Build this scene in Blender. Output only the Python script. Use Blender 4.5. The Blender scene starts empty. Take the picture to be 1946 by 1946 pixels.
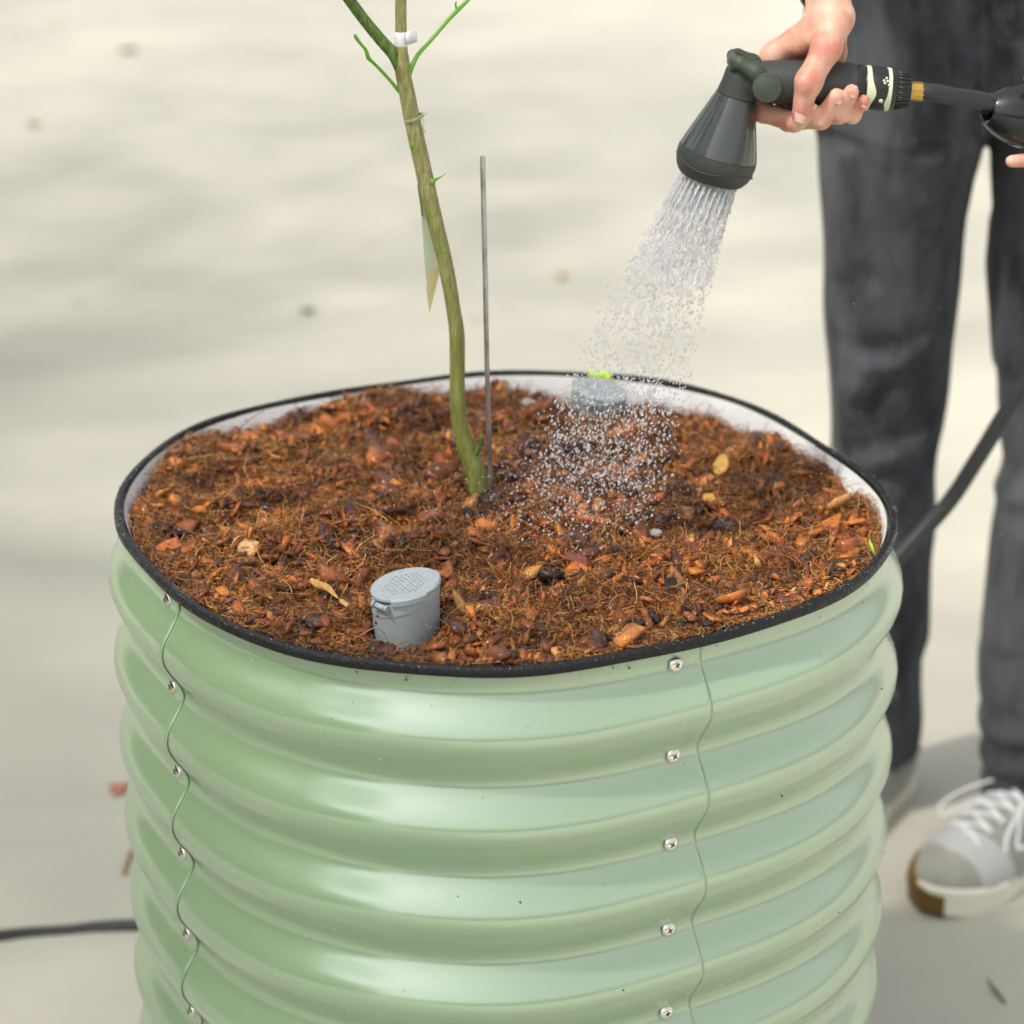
import bpy, math, random
import numpy as np
from math import sin, cos, pi, radians, atan2, sqrt
from mathutils import Vector, Matrix

random.seed(7); rng = np.random.default_rng(11)
sc = bpy.context.scene
COL = sc.collection

# ------------------------------------------------------------------ camera, world, sun, exposure
FPX = 4820.0; PITCH = radians(22.65); H = 0.72
CAM = np.array([0.0046, -1.848, H + 0.765])
cam = bpy.data.objects.new('camera', bpy.data.cameras.new('camera')); COL.objects.link(cam)
cam.location = CAM; cam.rotation_euler = (pi/2 - PITCH, 0, 0)
cam.data.sensor_width = 36; cam.data.lens = FPX/1946*36
cam.data.clip_start = 0.05; cam.data.clip_end = 500
cam.data.dof.use_dof = True; cam.data.dof.focus_distance = 1.84; cam.data.dof.aperture_fstop = 5.2
sc.camera = cam
SUN_EL, SUN_AZ = radians(56), radians(238)      # azimuth measured from +y, clockwise: behind the camera's left shoulder
sd = Vector((sin(SUN_AZ)*cos(SUN_EL), cos(SUN_AZ)*cos(SUN_EL), sin(SUN_EL)))
w = bpy.data.worlds.new('World'); sc.world = w; w.use_nodes = True
nt = w.node_tree; nt.nodes.clear()
sky = nt.nodes.new('ShaderNodeTexSky'); sky.sky_type = 'NISHITA'; sky.sun_disc = False
sky.sun_elevation = SUN_EL; sky.sun_rotation = SUN_AZ; sky.dust_density = 4.0; sky.air_density = 1.0; sky.ozone_density = 1.0
hs = nt.nodes.new('ShaderNodeHueSaturation'); hs.inputs['Saturation'].default_value = 0.12
bg = nt.nodes.new('ShaderNodeBackground'); bg.inputs['Strength'].default_value = 0.15
wo = nt.nodes.new('ShaderNodeOutputWorld')
nt.links.new(sky.outputs[0], hs.inputs['Color']); nt.links.new(hs.outputs[0], bg.inputs[0]); nt.links.new(bg.outputs[0], wo.inputs[0])
sun = bpy.data.objects.new('sun', bpy.data.lights.new('sun', 'SUN')); COL.objects.link(sun)
sun.data.energy = 2.3; sun.data.angle = radians(2.8); sun.data.color = (1.0, 0.93, 0.82)
sun.rotation_euler = sd.to_track_quat('Z', 'Y').to_euler()
sc.view_settings.view_transform = 'Standard'; sc.view_settings.look = 'None'
sc.view_settings.exposure = 0.82; sc.view_settings.gamma = 1
sc.cycles.max_bounces = 8; sc.cycles.transmission_bounces = 5; sc.cycles.transparent_max_bounces = 8
sc.cycles.caustics_reflective = False; sc.cycles.caustics_refractive = False
sc.cycles.use_denoising = True; sc.cycles.sample_clamp_indirect = 6

# ------------------------------------------------------------------ measuring helpers
_R = np.array([1., 0, 0]); _F = np.array([0, cos(PITCH), -sin(PITCH)]); _U = np.array([0, sin(PITCH), cos(PITCH)])
def ray(px, py): return _F + _R*(px-973)/FPX - _U*(py-973)/FPX
def at(px, py, y):
    d = ray(px, py); return CAM + d*((y-CAM[1])/d[1])
def onz(px, py, z):
    d = ray(px, py); return CAM + d*((z-CAM[2])/d[2])
def V(a): return Vector((float(a[0]), float(a[1]), float(a[2])))

# ------------------------------------------------------------------ object helpers
def link(name, me, mat=None, parent=None, smooth=True):
    o = bpy.data.objects.new(name, me); COL.objects.link(o)
    if mat is not None:
        for m in (mat if isinstance(mat, (list, tuple)) else [mat]): me.materials.append(m)
    if parent is not None: o.parent = parent; o.matrix_parent_inverse = parent.matrix_basis.inverted()
    if smooth and len(me.polygons): me.polygons.foreach_set('use_smooth', [True]*len(me.polygons))
    return o
def tag(o, label=None, cat=None, group=None, kind=None):
    if label: o['label'] = label
    if cat: o['category'] = cat
    if group: o['group'] = group
    if kind: o['kind'] = kind
    return o
def empty(name, loc, rot=(0, 0, 0)):
    o = bpy.data.objects.new(name, None); COL.objects.link(o); o.location = V(loc); o.rotation_euler = rot
    o.empty_display_size = .05
    return o
def mesh(name, v, f):
    me = bpy.data.meshes.new(name); me.from_pydata([tuple(map(float, a)) for a in v], [], [tuple(map(int, a)) for a in f]); me.update(); return me
def fast_mesh(name, v, f, n):           # all faces with n corners
    me = bpy.data.meshes.new(name); v = np.asarray(v, np.float32); f = np.asarray(f, np.int32)
    me.vertices.add(len(v)); me.vertices.foreach_set('co', v.ravel())
    me.loops.add(len(f)*n); me.loops.foreach_set('vertex_index', f.ravel())
    me.polygons.add(len(f)); me.polygons.foreach_set('loop_start', np.arange(0, len(f)*n, n, dtype=np.int32))
    me.update(calc_edges=True); me.validate(); return me

class MB:
    def __init__(s): s.v = []; s.f = []
    def add(s, v, f):
        k = len(s.v); s.v += [tuple(map(float, a)) for a in v]; s.f += [tuple(int(i)+k for i in q) for q in f]; return s
    def tube(s, pts, rad, seg=12, caps=True):
        P = [V(p) for p in pts]; n = len(P)
        if not hasattr(rad, '__len__'): rad = [rad]*n
        T = [(P[min(i+1, n-1)]-P[max(i-1, 0)]).normalized() for i in range(n)]
        u = T[0].orthogonal().normalized(); vs = []
        for i in range(n):
            u = (u - T[i]*u.dot(T[i])).normalized(); b = T[i].cross(u)
            for j in range(seg):
                a = 2*pi*j/seg; vs.append(P[i]+(u*cos(a)+b*sin(a))*rad[i])
        fs = [(i*seg+j, i*seg+(j+1) % seg, (i+1)*seg+(j+1) % seg, (i+1)*seg+j) for i in range(n-1) for j in range(seg)]
        if caps: fs += [tuple(range(seg))[::-1], tuple(range((n-1)*seg, n*seg))]
        return s.add(vs, fs)
    def lathe(s, O, axis, prof, seg=48, caps=True):      # prof: list of (t along the axis, radius)
        a = V(axis).normalized(); u = a.orthogonal().normalized(); b = a.cross(u); O = V(O); vs = []
        for t, r in prof:
            for j in range(seg):
                an = 2*pi*j/seg; vs.append(O+a*t+(u*cos(an)+b*sin(an))*r)
        n = len(prof)
        fs = [(i*seg+j, i*seg+(j+1) % seg, (i+1)*seg+(j+1) % seg, (i+1)*seg+j) for i in range(n-1) for j in range(seg)]
        if caps: fs += [tuple(range(seg))[::-1], tuple(range((n-1)*seg, n*seg))]
        return s.add(vs, fs)
    def obj(s, name, mat, parent=None, smooth=True, bevel=0, sub=0, auto=False):
        o = link(name, mesh(name, s.v, s.f), mat, parent, smooth)
        if bevel:
            m = o.modifiers.new('b', 'BEVEL'); m.width = bevel; m.segments = 2; m.limit_method = 'ANGLE'; m.angle_limit = radians(35)
        if sub:
            m = o.modifiers.new('s', 'SUBSURF'); m.levels = sub; m.render_levels = sub
        if auto: sharp(o.data)
        return o
def sharp(me, ang=radians(40)):
    import bmesh
    bm = bmesh.new(); bm.from_mesh(me)
    bmesh.ops.recalc_face_normals(bm, faces=bm.faces)
    for e in bm.edges:
        if len(e.link_faces) == 2 and e.calc_face_angle(0) > ang: e.smooth = False
    bm.to_mesh(me); bm.free()
def catmull(P, n=6):
    P = [np.asarray(p, float) for p in P]; out = []
    for i in range(len(P)-1):
        p0 = P[max(i-1, 0)]; p1 = P[i]; p2 = P[i+1]; p3 = P[min(i+2, len(P)-1)]
        for k in range(n):
            t = k/n; out.append(.5*((2*p1)+(p2-p0)*t+(2*p0-5*p1+4*p2-p3)*t*t+(3*p1-p0-3*p2+p3)*t**3))
    out.append(P[-1]); return out

# surface nets: a mesh of the zero level of a sampled distance field
def nets(fn, lo, hi, h):
    lo = np.array(lo, float); hi = np.array(hi, float)
    n = np.ceil((hi-lo)/h).astype(int)+1
    ax = [lo[i]+h*np.arange(n[i]) for i in range(3)]
    X, Y, Z = np.meshgrid(*ax, indexing='ij')
    D = fn(X, Y, Z).astype(np.float32)
    S = D < 0
    cs = [D[a:n[0]-1+a, b:n[1]-1+b, c:n[2]-1+c] for a in (0, 1) for b in (0, 1) for c in (0, 1)]
    ss = [q < 0 for q in cs]; cnt = sum(q.astype(np.int8) for q in ss)
    act = (cnt > 0) & (cnt < 8); idx = -np.ones(act.shape, np.int64); I = np.argwhere(act); idx[act] = np.arange(len(I))
    off = np.array([(a, b, c) for a in (0, 1) for b in (0, 1) for c in (0, 1)], float)
    vals = np.stack([q[act] for q in cs], 1)
    acc = np.zeros((len(I), 3)); num = np.zeros(len(I))
    for i in range(8):
        for j in range(i+1, 8):
            if abs(off[i]-off[j]).sum() == 1:
                a = vals[:, i]; b = vals[:, j]; m = (a < 0) != (b < 0)
                t = np.where(m, a/np.where(m, a-b, 1), 0)
                acc += np.where(m[:, None], off[i]+(off[j]-off[i])*t[:, None], 0); num += m
    v = lo+h*(I+acc/num[:, None])
    faces = []
    for axd in range(3):
        o1, o2 = [(1, 2), (2, 0), (0, 1)][axd]
        sl = [slice(None)]*3; sl2 = [slice(None)]*3; sl[axd] = slice(0, -1); sl2[axd] = slice(1, None)
        ch = S[tuple(sl)] != S[tuple(sl2)]
        E = np.argwhere(ch); E = E[(E[:, o1] > 0) & (E[:, o2] > 0) & (E[:, o1] < n[o1]-1) & (E[:, o2] < n[o2]-1)]
        def g(d1, d2):
            q = E.copy(); q[:, o1] -= d1; q[:, o2] -= d2; return idx[q[:, 0], q[:, 1], q[:, 2]]
        q = np.stack([g(1, 1), g(0, 1), g(0, 0), g(1, 0)], 1)
        fl = ~S[E[:, 0], E[:, 1], E[:, 2]]; q[fl] = q[fl][:, ::-1]; faces.append(q)
    f = np.concatenate(faces); f = f[(f >= 0).all(1)]
    return v, f
def cap(X, Y, Z, a, b, ra, rb):
    a = np.asarray(a, float); b = np.asarray(b, float); d = b-a; L2 = max(d@d, 1e-12)
    t = np.clip(((X-a[0])*d[0]+(Y-a[1])*d[1]+(Z-a[2])*d[2])/L2, 0, 1)
    return np.sqrt((X-a[0]-t*d[0])**2+(Y-a[1]-t*d[1])**2+(Z-a[2]-t*d[2])**2)-(ra+(rb-ra)*t)
def chain(X, Y, Z, pts, rs, k=.003):
    D = None
    for i in range(len(pts)-1):
        c = cap(X, Y, Z, pts[i], pts[i+1], rs[i], rs[i+1]); D = c if D is None else smin(D, c, k)
    return D
def smin(a, b, k):
    h = np.clip(.5+.5*(b-a)/k, 0, 1); return b+(a-b)*h-k*h*(1-h)
def ell(X, Y, Z, c, r):
    q = np.sqrt(((X-c[0])/r[0])**2+((Y-c[1])/r[1])**2+((Z-c[2])/r[2])**2); return (q-1)*min(r)
def wav(X, Y, Z, s, seed, n=7):
    g = np.random.default_rng(seed); D = 0
    for i in range(n):
        k = g.normal(size=3); k *= s*(.6+.9*g.random())/np.linalg.norm(k); D = D+np.sin(k[0]*X+k[1]*Y+k[2]*Z+g.random()*7)
    return D/sqrt(n)

# ------------------------------------------------------------------ material helpers
def mat(name, col, rough=.5, metal=0., spec=.5, **kw):
    m = bpy.data.materials.new(name); m.use_nodes = True; b = m.node_tree.nodes['Principled BSDF']
    b.inputs['Base Color'].default_value = (*col, 1); b.inputs['Roughness'].default_value = rough; b.inputs['Metallic'].default_value = metal
    b.inputs['Specular IOR Level'].default_value = spec
    for k, v in kw.items(): b.inputs[k.replace('_', ' ')].default_value = v
    return m
def N(m, t, **kw):
    n = m.node_tree.nodes.new(t)
    for k, v in kw.items():
        if hasattr(n, k): setattr(n, k, v)
        else: n.inputs[k.replace('_', ' ')].default_value = v
    return n
def L(m, a, b): m.node_tree.links.new(a, b)
def B(m): return m.node_tree.nodes['Principled BSDF']
def coords(m, scale=(1, 1, 1), space='Object'):
    tc = N(m, 'ShaderNodeTexCoord'); mp = N(m, 'ShaderNodeMapping'); mp.inputs['Scale'].default_value = scale
    L(m, tc.outputs[space], mp.inputs[0]); return mp.outputs[0]
def ramp(m, fac, stops):
    r = N(m, 'ShaderNodeValToRGB'); e = r.color_ramp.elements
    while len(e) < len(stops): e.new(.5)
    for q, (p, c) in zip(e, stops): q.position = p; q.color = (*c, 1) if len(c) == 3 else c
    if fac is not None: L(m, fac, r.inputs[0])
    return r.outputs[0]
def noise(m, vec, scale, detail=4, rough=.55):
    n = N(m, 'ShaderNodeTexNoise'); n.inputs['Scale'].default_value = scale; n.inputs['Detail'].default_value = detail; n.inputs['Roughness'].default_value = rough
    L(m, vec, n.inputs['Vector']); return n.outputs[0]
def mixc(m, fac, a, b, mode='MIX'):
    x = N(m, 'ShaderNodeMix'); x.data_type = 'RGBA'; x.blend_type = mode
    for s, val in ((0, fac), (6, a), (7, b)):
        if isinstance(val, (int, float)): x.inputs[s].default_value = val
        elif isinstance(val, tuple): x.inputs[s].default_value = (*val, 1)
        else: L(m, val, x.inputs[s])
    return x.outputs[2]
def bump(m, h, strength, dist=.001, prev=None):
    b = N(m, 'ShaderNodeBump'); b.inputs['Strength'].default_value = strength; b.inputs['Distance'].default_value = dist
    L(m, h, b.inputs['Height'])
    if prev is not None: L(m, prev, b.inputs['Normal'])
    L(m, b.outputs[0], B(m).inputs['Normal']); return b.outputs[0]

M = {}
# pale worn concrete
m = M['concrete'] = mat('concrete', (.5, .48, .41), .85)
c = coords(m)
col = ramp(m, noise(m, c, .55, 5, .6), [(.3, (.455, .445, .38)), (.5, (.49, .475, .40)), (.7, (.525, .505, .425))])
c2 = coords(m, (1, 2.6, 1)); blot = ramp(m, noise(m, c2, 2.2, 3, .5), [(.36, (.95, .955, .95)), (.58, (1, 1, 1))])
col = mixc(m, 1.0, col, blot, 'MULTIPLY')
spots = ramp(m, noise(m, c, 9, 2, .5), [(.24, (.62, .64, .5)), (.30, (1, 1, 1))])
col = mixc(m, .8, col, spots, 'MULTIPLY')
grit = ramp(m, noise(m, c, 260, 3, .7), [(.3, (.9, .9, .9)), (.7, (1.04, 1.04, 1.04))]); col = mixc(m, 1.0, col, grit, 'MULTIPLY')
L(m, col, B(m).inputs['Base Color']); bump(m, noise(m, c, 160, 5, .7), .25, .002)
# painted planter steel
m = M['green'] = mat('green_paint', (.30, .46, .24), .34, 0, .5, Coat_Weight=1.0, Coat_Roughness=.19, Coat_IOR=2.5)
c = coords(m); col = mixc(m, noise(m, c, 6, 3), (.250, .378, .218), (.260, .392, .226)); L(m, col, B(m).inputs['Base Color'])

M['steel'] = mat('steel', (.78, .76, .70), .16, 1.0)
M['recess'] = mat('slot_shade', (.06, .06, .055), .5, .6)
# rubber edging
m = M['trim'] = mat('edging_rubber', (.009, .010, .011), .42, 0, .3)
c = coords(m); n1 = noise(m, c, 420, 3, .7); bump(m, n1, .9, .0016)
wet = ramp(m, noise(m, c, 300, 2), [(.42, (.5,)*3), (.62, (.12,)*3)]); L(m, wet, B(m).inputs['Roughness'])
m = M['felt'] = mat('liner_felt', (.72, .73, .74), .95, Sheen_Weight=.3)
c = coords(m); bump(m, noise(m, c, 300, 4, .8), .6, .002); L(m, mixc(m, noise(m, c, 25, 4), (.74, .76, .78), (.88, .88, .88)), B(m).inputs['Base Color'])
# mulch: every chip takes its own colour
def island(m, stops):
    g = N(m, 'ShaderNodeNewGeometry'); return ramp(m, g.outputs['Random Per Island'], stops)
m = M['soil'] = mat('mulch_base', (.04, .018, .008), .75)
c = coords(m); L(m, ramp(m, noise(m, c, 90, 6, .75), [(.3, (.018, .008, .005)), (.5, (.09, .034, .012)), (.68, (.22, .085, .025))]), B(m).inputs['Base Color']); bump(m, noise(m, c, 400, 6, .8), 1, .003)
m = M['chip'] = mat('bark_chip', (.2, .07, .02), .36, Coat_Weight=.4, Coat_Roughness=.15)
c = coords(m)
base = island(m, [(0, (.012, .007, .007)), (.07, (.050, .017, .009)), (.28, (.12, .030, .010)), (.50, (.28, .070, .013)), (.74, (.56, .155, .022)), (.93, (.72, .26, .04)), (1, (.76, .40, .11))])
base = mixc(m, .8, base, ramp(m, noise(m, c, 350, 5, .75), [(.3, (.45, .42, .4)), (.62, (1.15, 1.12, 1.05))]), 'MULTIPLY')
damp = ramp(m, noise(m, coords(m), 17, 4, .65), [(.40, (.34, .30, .30)), (.54, (1.15, 1.12, 1.1))]); base = mixc(m, .9, base, damp, 'MULTIPLY')
L(m, base, B(m).inputs['Base Color']); bump(m, noise(m, coords(m, (1, 1, 2)), 420, 5, .8), .9, .002)
m = M['fibre'] = mat('coir_fibre', (.3, .13, .03), .5)
L(m, island(m, [(0, (.06, .020, .008)), (.3, (.22, .068, .014)), (.65, (.50, .19, .034)), (.9, (.72, .40, .10)), (1, (.8, .55, .2))]), B(m).inputs['Base Color'])
damp = ramp(m, noise(m, coords(m), 17, 4, .65), [(.40, (.45, .40, .38)), (.56, (1, 1, 1))]); old = B(m).inputs['Base Color'].links[0].from_socket; L(m, mixc(m, .9, old, damp, 'MULTIPLY'), B(m).inputs['Base Color'])
def woodmat(name, a, b, s=(1, 1, 1), sc_=220, rough=.45):
    m = mat(name, a, rough); c = coords(m, s); L(m, ramp(m, noise(m, c, sc_, 5, .7), [(.3, a), (.7, b)]), B(m).inputs['Base Color']); bump(m, noise(m, c, sc_*1.4, 4, .8), .7, .0015); return m
M['orange'] = woodmat('orange_wood', (.30, .065, .012), (.62, .20, .035), (1, 1, 3))
M['pale'] = woodmat('pale_wood', (.55, .27, .10), (.78, .50, .26), (3, .6, 1))
M['darkbark'] = woodmat('dark_bark', (.018, .012, .012), (.06, .03, .025), rough=.3)
M['red'] = woodmat('red_bark', (.09, .014, .007), (.24, .045, .016), rough=.3)
M['leaf_tan'] = woodmat('dry_leaf', (.40, .20, .05), (.62, .38, .13), rough=.4)
M['leaf_brown'] = woodmat('brown_leaf', (.22, .10, .03), (.42, .19, .05), sc_=120, rough=.3)
M['leaf_yellow'] = woodmat('yellow_leaf', (.52, .27, .05), (.66, .38, .08))
M['leaf_green'] = mat('green_blade', (.30, .52, .03), .4)
M['leaf_red'] = woodmat('red_leaf', (.36, .10, .06), (.5, .22, .14), sc_=60)
M['shell'] = mat('pale_flake', (.34, .32, .31), .35)
# sapling
m = M['bark'] = mat('young_bark', (.2, .2, .06), .55)
c = coords(m, (1, 1, .16)); z = N(m, 'ShaderNodeSeparateXYZ'); L(m, coords(m), z.inputs[0])
st = ramp(m, noise(m, c, 520, 4, .7), [(.34, (.17, .155, .05)), (.5, (.28, .27, .10)), (.66, (.44, .42, .21))])
gr = ramp(m, noise(m, c, 300, 3, .6), [(.35, (.11, .13, .022)), (.6, (.21, .25, .045)), (.75, (.34, .35, .11))])
big = ramp(m, noise(m, coords(m), 26, 3), [(.52, (0, 0, 0)), (.70, (.8, .8, .8))])
zz_ = N(m, 'ShaderNodeMapRange'); zz_.inputs[1].default_value = 1.0; zz_.inputs[2].default_value = .80; zz_.inputs[3].default_value = .0; zz_.inputs[4].default_value = .75; L(m, z.outputs[2], zz_.inputs[0])
mm = N(m, 'ShaderNodeMath'); mm.operation = 'MAXIMUM'; L(m, big, mm.inputs[0]); L(m, zz_.outputs[0], mm.inputs[1])
L(m, mixc(m, mm.outputs[0], st, gr), B(m).inputs['Base Color']); bump(m, noise(m, c, 500, 4, .7), .25, .001)
m = M['stem'] = mat('green_stem', (.10, .17, .03), .5)
c = coords(m, (1, 1, .25)); L(m, ramp(m, noise(m, c, 350, 4, .7), [(.4, (.055, .09, .02)), (.6, (.14, .25, .04)), (.72, (.30, .28, .12))]), B(m).inputs['Base Color']); bump(m, noise(m, c, 400, 3), .4, .001)
M['twig'] = mat('green_twig', (.13, .36, .015), .4)
M['tape'] = mat('white_tape', (.80, .80, .82), .4)
M['string'] = mat('string', (.42, .38, .28), .8)
m = M['tagmat'] = mat('paper_tag', (.52, .58, .34), .5, Transmission_Weight=0.0)
c = coords(m); sx = N(m, 'ShaderNodeSeparateXYZ'); L(m, c, sx.inputs[0])
mr = N(m, 'ShaderNodeMapRange'); mr.inputs[1].default_value = .895; mr.inputs[2].default_value = .905; L(m, sx.outputs[2], mr.inputs[0]); L(m, mixc(m, mr.outputs[0], (.50, .56, .36), (.52, .60, .44)), B(m).inputs['Base Color'])
M['tagyellow'] = mat('yellow_paper', (.64, .56, .26), .5)
m = M['rod'] = mat('grey_rod', (.25, .26, .27), .35, .85)
c = coords(m, (1, 1, .3)); L(m, ramp(m, noise(m, c, 200, 4), [(.35, (.30, .31, .32)), (.6, (.52, .53, .54))]), B(m).inputs['Base Color'])
# plastics
m = M['greyplastic'] = mat('grey_plastic', (.31, .35, .375), .42)
c = coords(m); bump(m, noise(m, c, 350, 2), .08, .001)
M['hole'] = mat('tube_inside', (.05, .055, .06), .7)
M['lime'] = mat('lime_plastic', (.52, .80, .01), .4)
m = M['nozzle'] = mat('nozzle_shell', (.036, .043, .041), .22, 0, .9)
c = coords(m); L(m, ramp(m, noise(m, c, 180, 4, .7), [(.35, (.12,)*3), (.65, (.20,)*3)]), B(m).inputs['Roughness'])
M['rubber'] = mat('nozzle_rubber', (.038, .044, .042), .55)
M['olive'] = mat('nozzle_olive', (.050, .068, .046), .5)
M['black'] = mat('black_plastic', (.014, .015, .016), .35)
M['cream'] = mat('cream_band', (.62, .68, .48), .5)
M['brass'] = mat('brass', (.62, .40, .10), .3, .9)
m = M['hose'] = mat('hose_rubber', (.022, .024, .026), .42)
# people
m = M['skin'] = mat('skin', (.62, .36, .26), .48, Subsurface_Weight=.25, Subsurface_Scale=.004)
B(m).inputs['Subsurface Radius'].default_value = (1, .35, .2)
c = coords(m); L(m, ramp(m, noise(m, c, 55, 3, .5), [(.36, (.60, .235, .17)), (.5, (.67, .36, .26)), (.66, (.72, .45, .34))]), B(m).inputs['Base Color'])
vo = N(m, 'ShaderNodeTexVoronoi'); vo.inputs['Scale'].default_value = 900; L(m, coords(m), vo.inputs['Vector']); b0 = bump(m, vo.outputs[0], .22, .0006); bump(m, noise(m, coords(m), 230, 4, .6), .22, .0012, b0)
M['nail'] = mat('fingernail', (.74, .42, .36), .25, Coat_Weight=.4)
M['nailtip'] = mat('nail_edge', (.80, .68, .50), .35)
m = M['denim'] = mat('charcoal_denim', (.05, .053, .062), .92, 0, .25, Sheen_Weight=.08)
c = coords(m, (1, 1, .22)); f1 = noise(m, c, 60, 5, .7); f2 = noise(m, coords(m, (1, 1, .45)), 14, 6, .68)
col = mixc(m, .6, ramp(m, f1, [(.3, (.014, .015, .018)), (.7, (.088, .092, .108))]), ramp(m, f2, [(.38, (.016, .017, .021)), (.62, (.110, .115, .134))]))
L(m, col, B(m).inputs['Base Color']); bump(m, noise(m, coords(m), 700, 3, .8), .6, .001)
M['stitch'] = mat('denim_seam', (.022, .022, .026), .9)
M['fray'] = mat('frayed_hem', (.13, .14, .17), .95)
M['jacket'] = mat('navy_jacket', (.03, .035, .06), .9)
M['lining'] = mat('cuff_lining', (.42, .46, .55), .9)
M['hair'] = mat('hair', (.015, .011, .009), .45)
m = M['suede'] = mat('grey_suede', (.33, .33, .29), .95, Sheen_Weight=.3)
c = coords(m); L(m, ramp(m, noise(m, c, 60, 5, .7), [(.3, (.22, .225, .195)), (.7, (.31, .31, .27))]), B(m).inputs['Base Color']); bump(m, noise(m, c, 500, 3), .5, .001)
M['shoewhite'] = mat('white_leather', (.42, .42, .42), .6)
M['lace'] = mat('lace', (.70, .70, .73), .9)
M['sole'] = mat('cream_sole', (.74, .71, .60), .6)
M['gum'] = mat('gum_rubber', (.13, .066, .008), .5)
m = M['water'] = mat('water', (.95, .97, 1), .0, 0, .5, Transmission_Weight=.62, IOR=1.333)
m = M['bead'] = bpy.data.materials.new('water_bead'); m.use_nodes = True; m.node_tree.nodes.clear()
def dropmat(m, body, lo_, hi_):
    tr = N(m, 'ShaderNodeBsdfTransparent'); gl = N(m, 'ShaderNodeBsdfGlossy'); gl.inputs['Roughness'].default_value = .05
    di = N(m, 'ShaderNodeBsdfDiffuse'); di.inputs[0].default_value = (.95, .96, 1, 1); tl = N(m, 'ShaderNodeBsdfTranslucent'); tl.inputs[0].default_value = (.95, .96, 1, 1)  # white body colour stands in for sky light bent through the drops
    a = N(m, 'ShaderNodeMixShader'); a.inputs[0].default_value = .5; L(m, di.outputs[0], a.inputs[1]); L(m, tl.outputs[0], a.inputs[2])
    b = N(m, 'ShaderNodeMixShader'); b.inputs[0].default_value = body; L(m, tr.outputs[0], b.inputs[1]); L(m, a.outputs[0], b.inputs[2])
    lw = N(m, 'ShaderNodeLayerWeight'); lw.inputs[0].default_value = .35; f = ramp(m, lw.outputs['Facing'], [(0, (lo_,)*3), (1, (hi_,)*3)])
    c_ = N(m, 'ShaderNodeMixShader'); L(m, f, c_.inputs[0]); L(m, b.outputs[0], c_.inputs[1]); L(m, gl.outputs[0], c_.inputs[2])
    ou = N(m, 'ShaderNodeOutputMaterial'); L(m, c_.outputs[0], ou.inputs[0])
dropmat(m, .22, .07, .40)
m = M['spray'] = bpy.data.materials.new('glint_white_water'); m.use_nodes = True; m.node_tree.nodes.clear(); dropmat(m, .60, .08, .5)  # drops whitened in colour to look as bright as glinting water
# shade trees
m = M['leaf'] = mat('tree_leaf', (.05, .10, .02), .5); L(m, island(m, [(0, (.035, .08, .012)), (1, (.09, .16, .03))]), B(m).inputs['Base Color'])
M['trunk'] = woodmat('tree_trunk', (.10, .08, .06), (.22, .18, .13), (1, 1, .2), 20, .9)

# ------------------------------------------------------------------ ground
g = MB().add([(-60, -60, 0), (60, -60, 0), (60, 60, 0), (-60, 60, 0)], [(0, 1, 2, 3)]).obj('ground', M['concrete'], smooth=False)
tag(g, 'pale beige worn concrete under dappled tree shade', kind='structure')

# ------------------------------------------------------------------ planter outline (traced rim, Fourier smoothed)
RIM = """228,965 234,931 252,903 275,877 303,852 333,837 382,813 433,791 485,780 536,769 588,759 640,750 700,739 778,727 907,714 985,710 1062,711 1166,717 1200,722 1285,737 1371,754 1428,774 1485,802 1542,839 1598,871 1641,902 1670,930 1690,965 1697,993 1695,1022 1684,1046 1667,1068 1644,1091 1616,1114 1570,1139 1513,1162 1456,1182 1399,1198 1342,1212 1285,1226 1200,1246 1114,1263 1010,1273 907,1276 803,1270 700,1261 640,1252 588,1241 536,1226 485,1207 433,1190 381,1163 355,1144 329,1122 303,1096 278,1070 252,1045 234,1021 228,1000"""
rp = np.array([onz(*map(float, s.split(',')), H-.003)[:2] for s in RIM.split()])
PC = np.array([-.0026, .0135]); q = rp-PC; th = np.arctan2(q[:, 1], q[:, 0]); rr = np.hypot(q[:, 0], q[:, 1])
K = 9; A = np.column_stack([np.ones_like(th)]+[fn(k*th) for k in range(1, K) for fn in (np.cos, np.sin)])
cf = np.linalg.solve(A.T@A+np.eye(A.shape[1])*.02, A.T@rr)
def RR(t):
    t = np.asarray(t, float); return cf[0]+sum(cf[2*k-1]*np.cos(k*t)+cf[2*k]*np.sin(k*t) for k in range(1, K))
def RP(t, off, z):
    t = np.asarray(t, float); r = RR(t)+off
    return np.stack(np.broadcast_arrays(PC[0]+r*np.cos(t), PC[1]+r*np.sin(t), z), -1)
PITCHZ, TROUGH = .072, .0205
def prof(d):        # radial offset at depth d below the rim top
    ph = (d-TROUGH)/PITCHZ
    o = -.0060+.0165*(.5-.5*np.cos(2*pi*ph))**.85
    return np.where(d < TROUGH, -.0060+.0050*((TROUGH-d)/TROUGH)**2, o)
planter = tag(empty('planter', (PC[0], PC[1], 0)), 'round pale green corrugated metal planter full of bark mulch', 'planter')
NZ = 150; dz = np.linspace(.003, H, NZ)
JT = [radians(a) for a in (-149.3, -64.6, 27.0, 118.0)]      # screw lines
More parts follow.
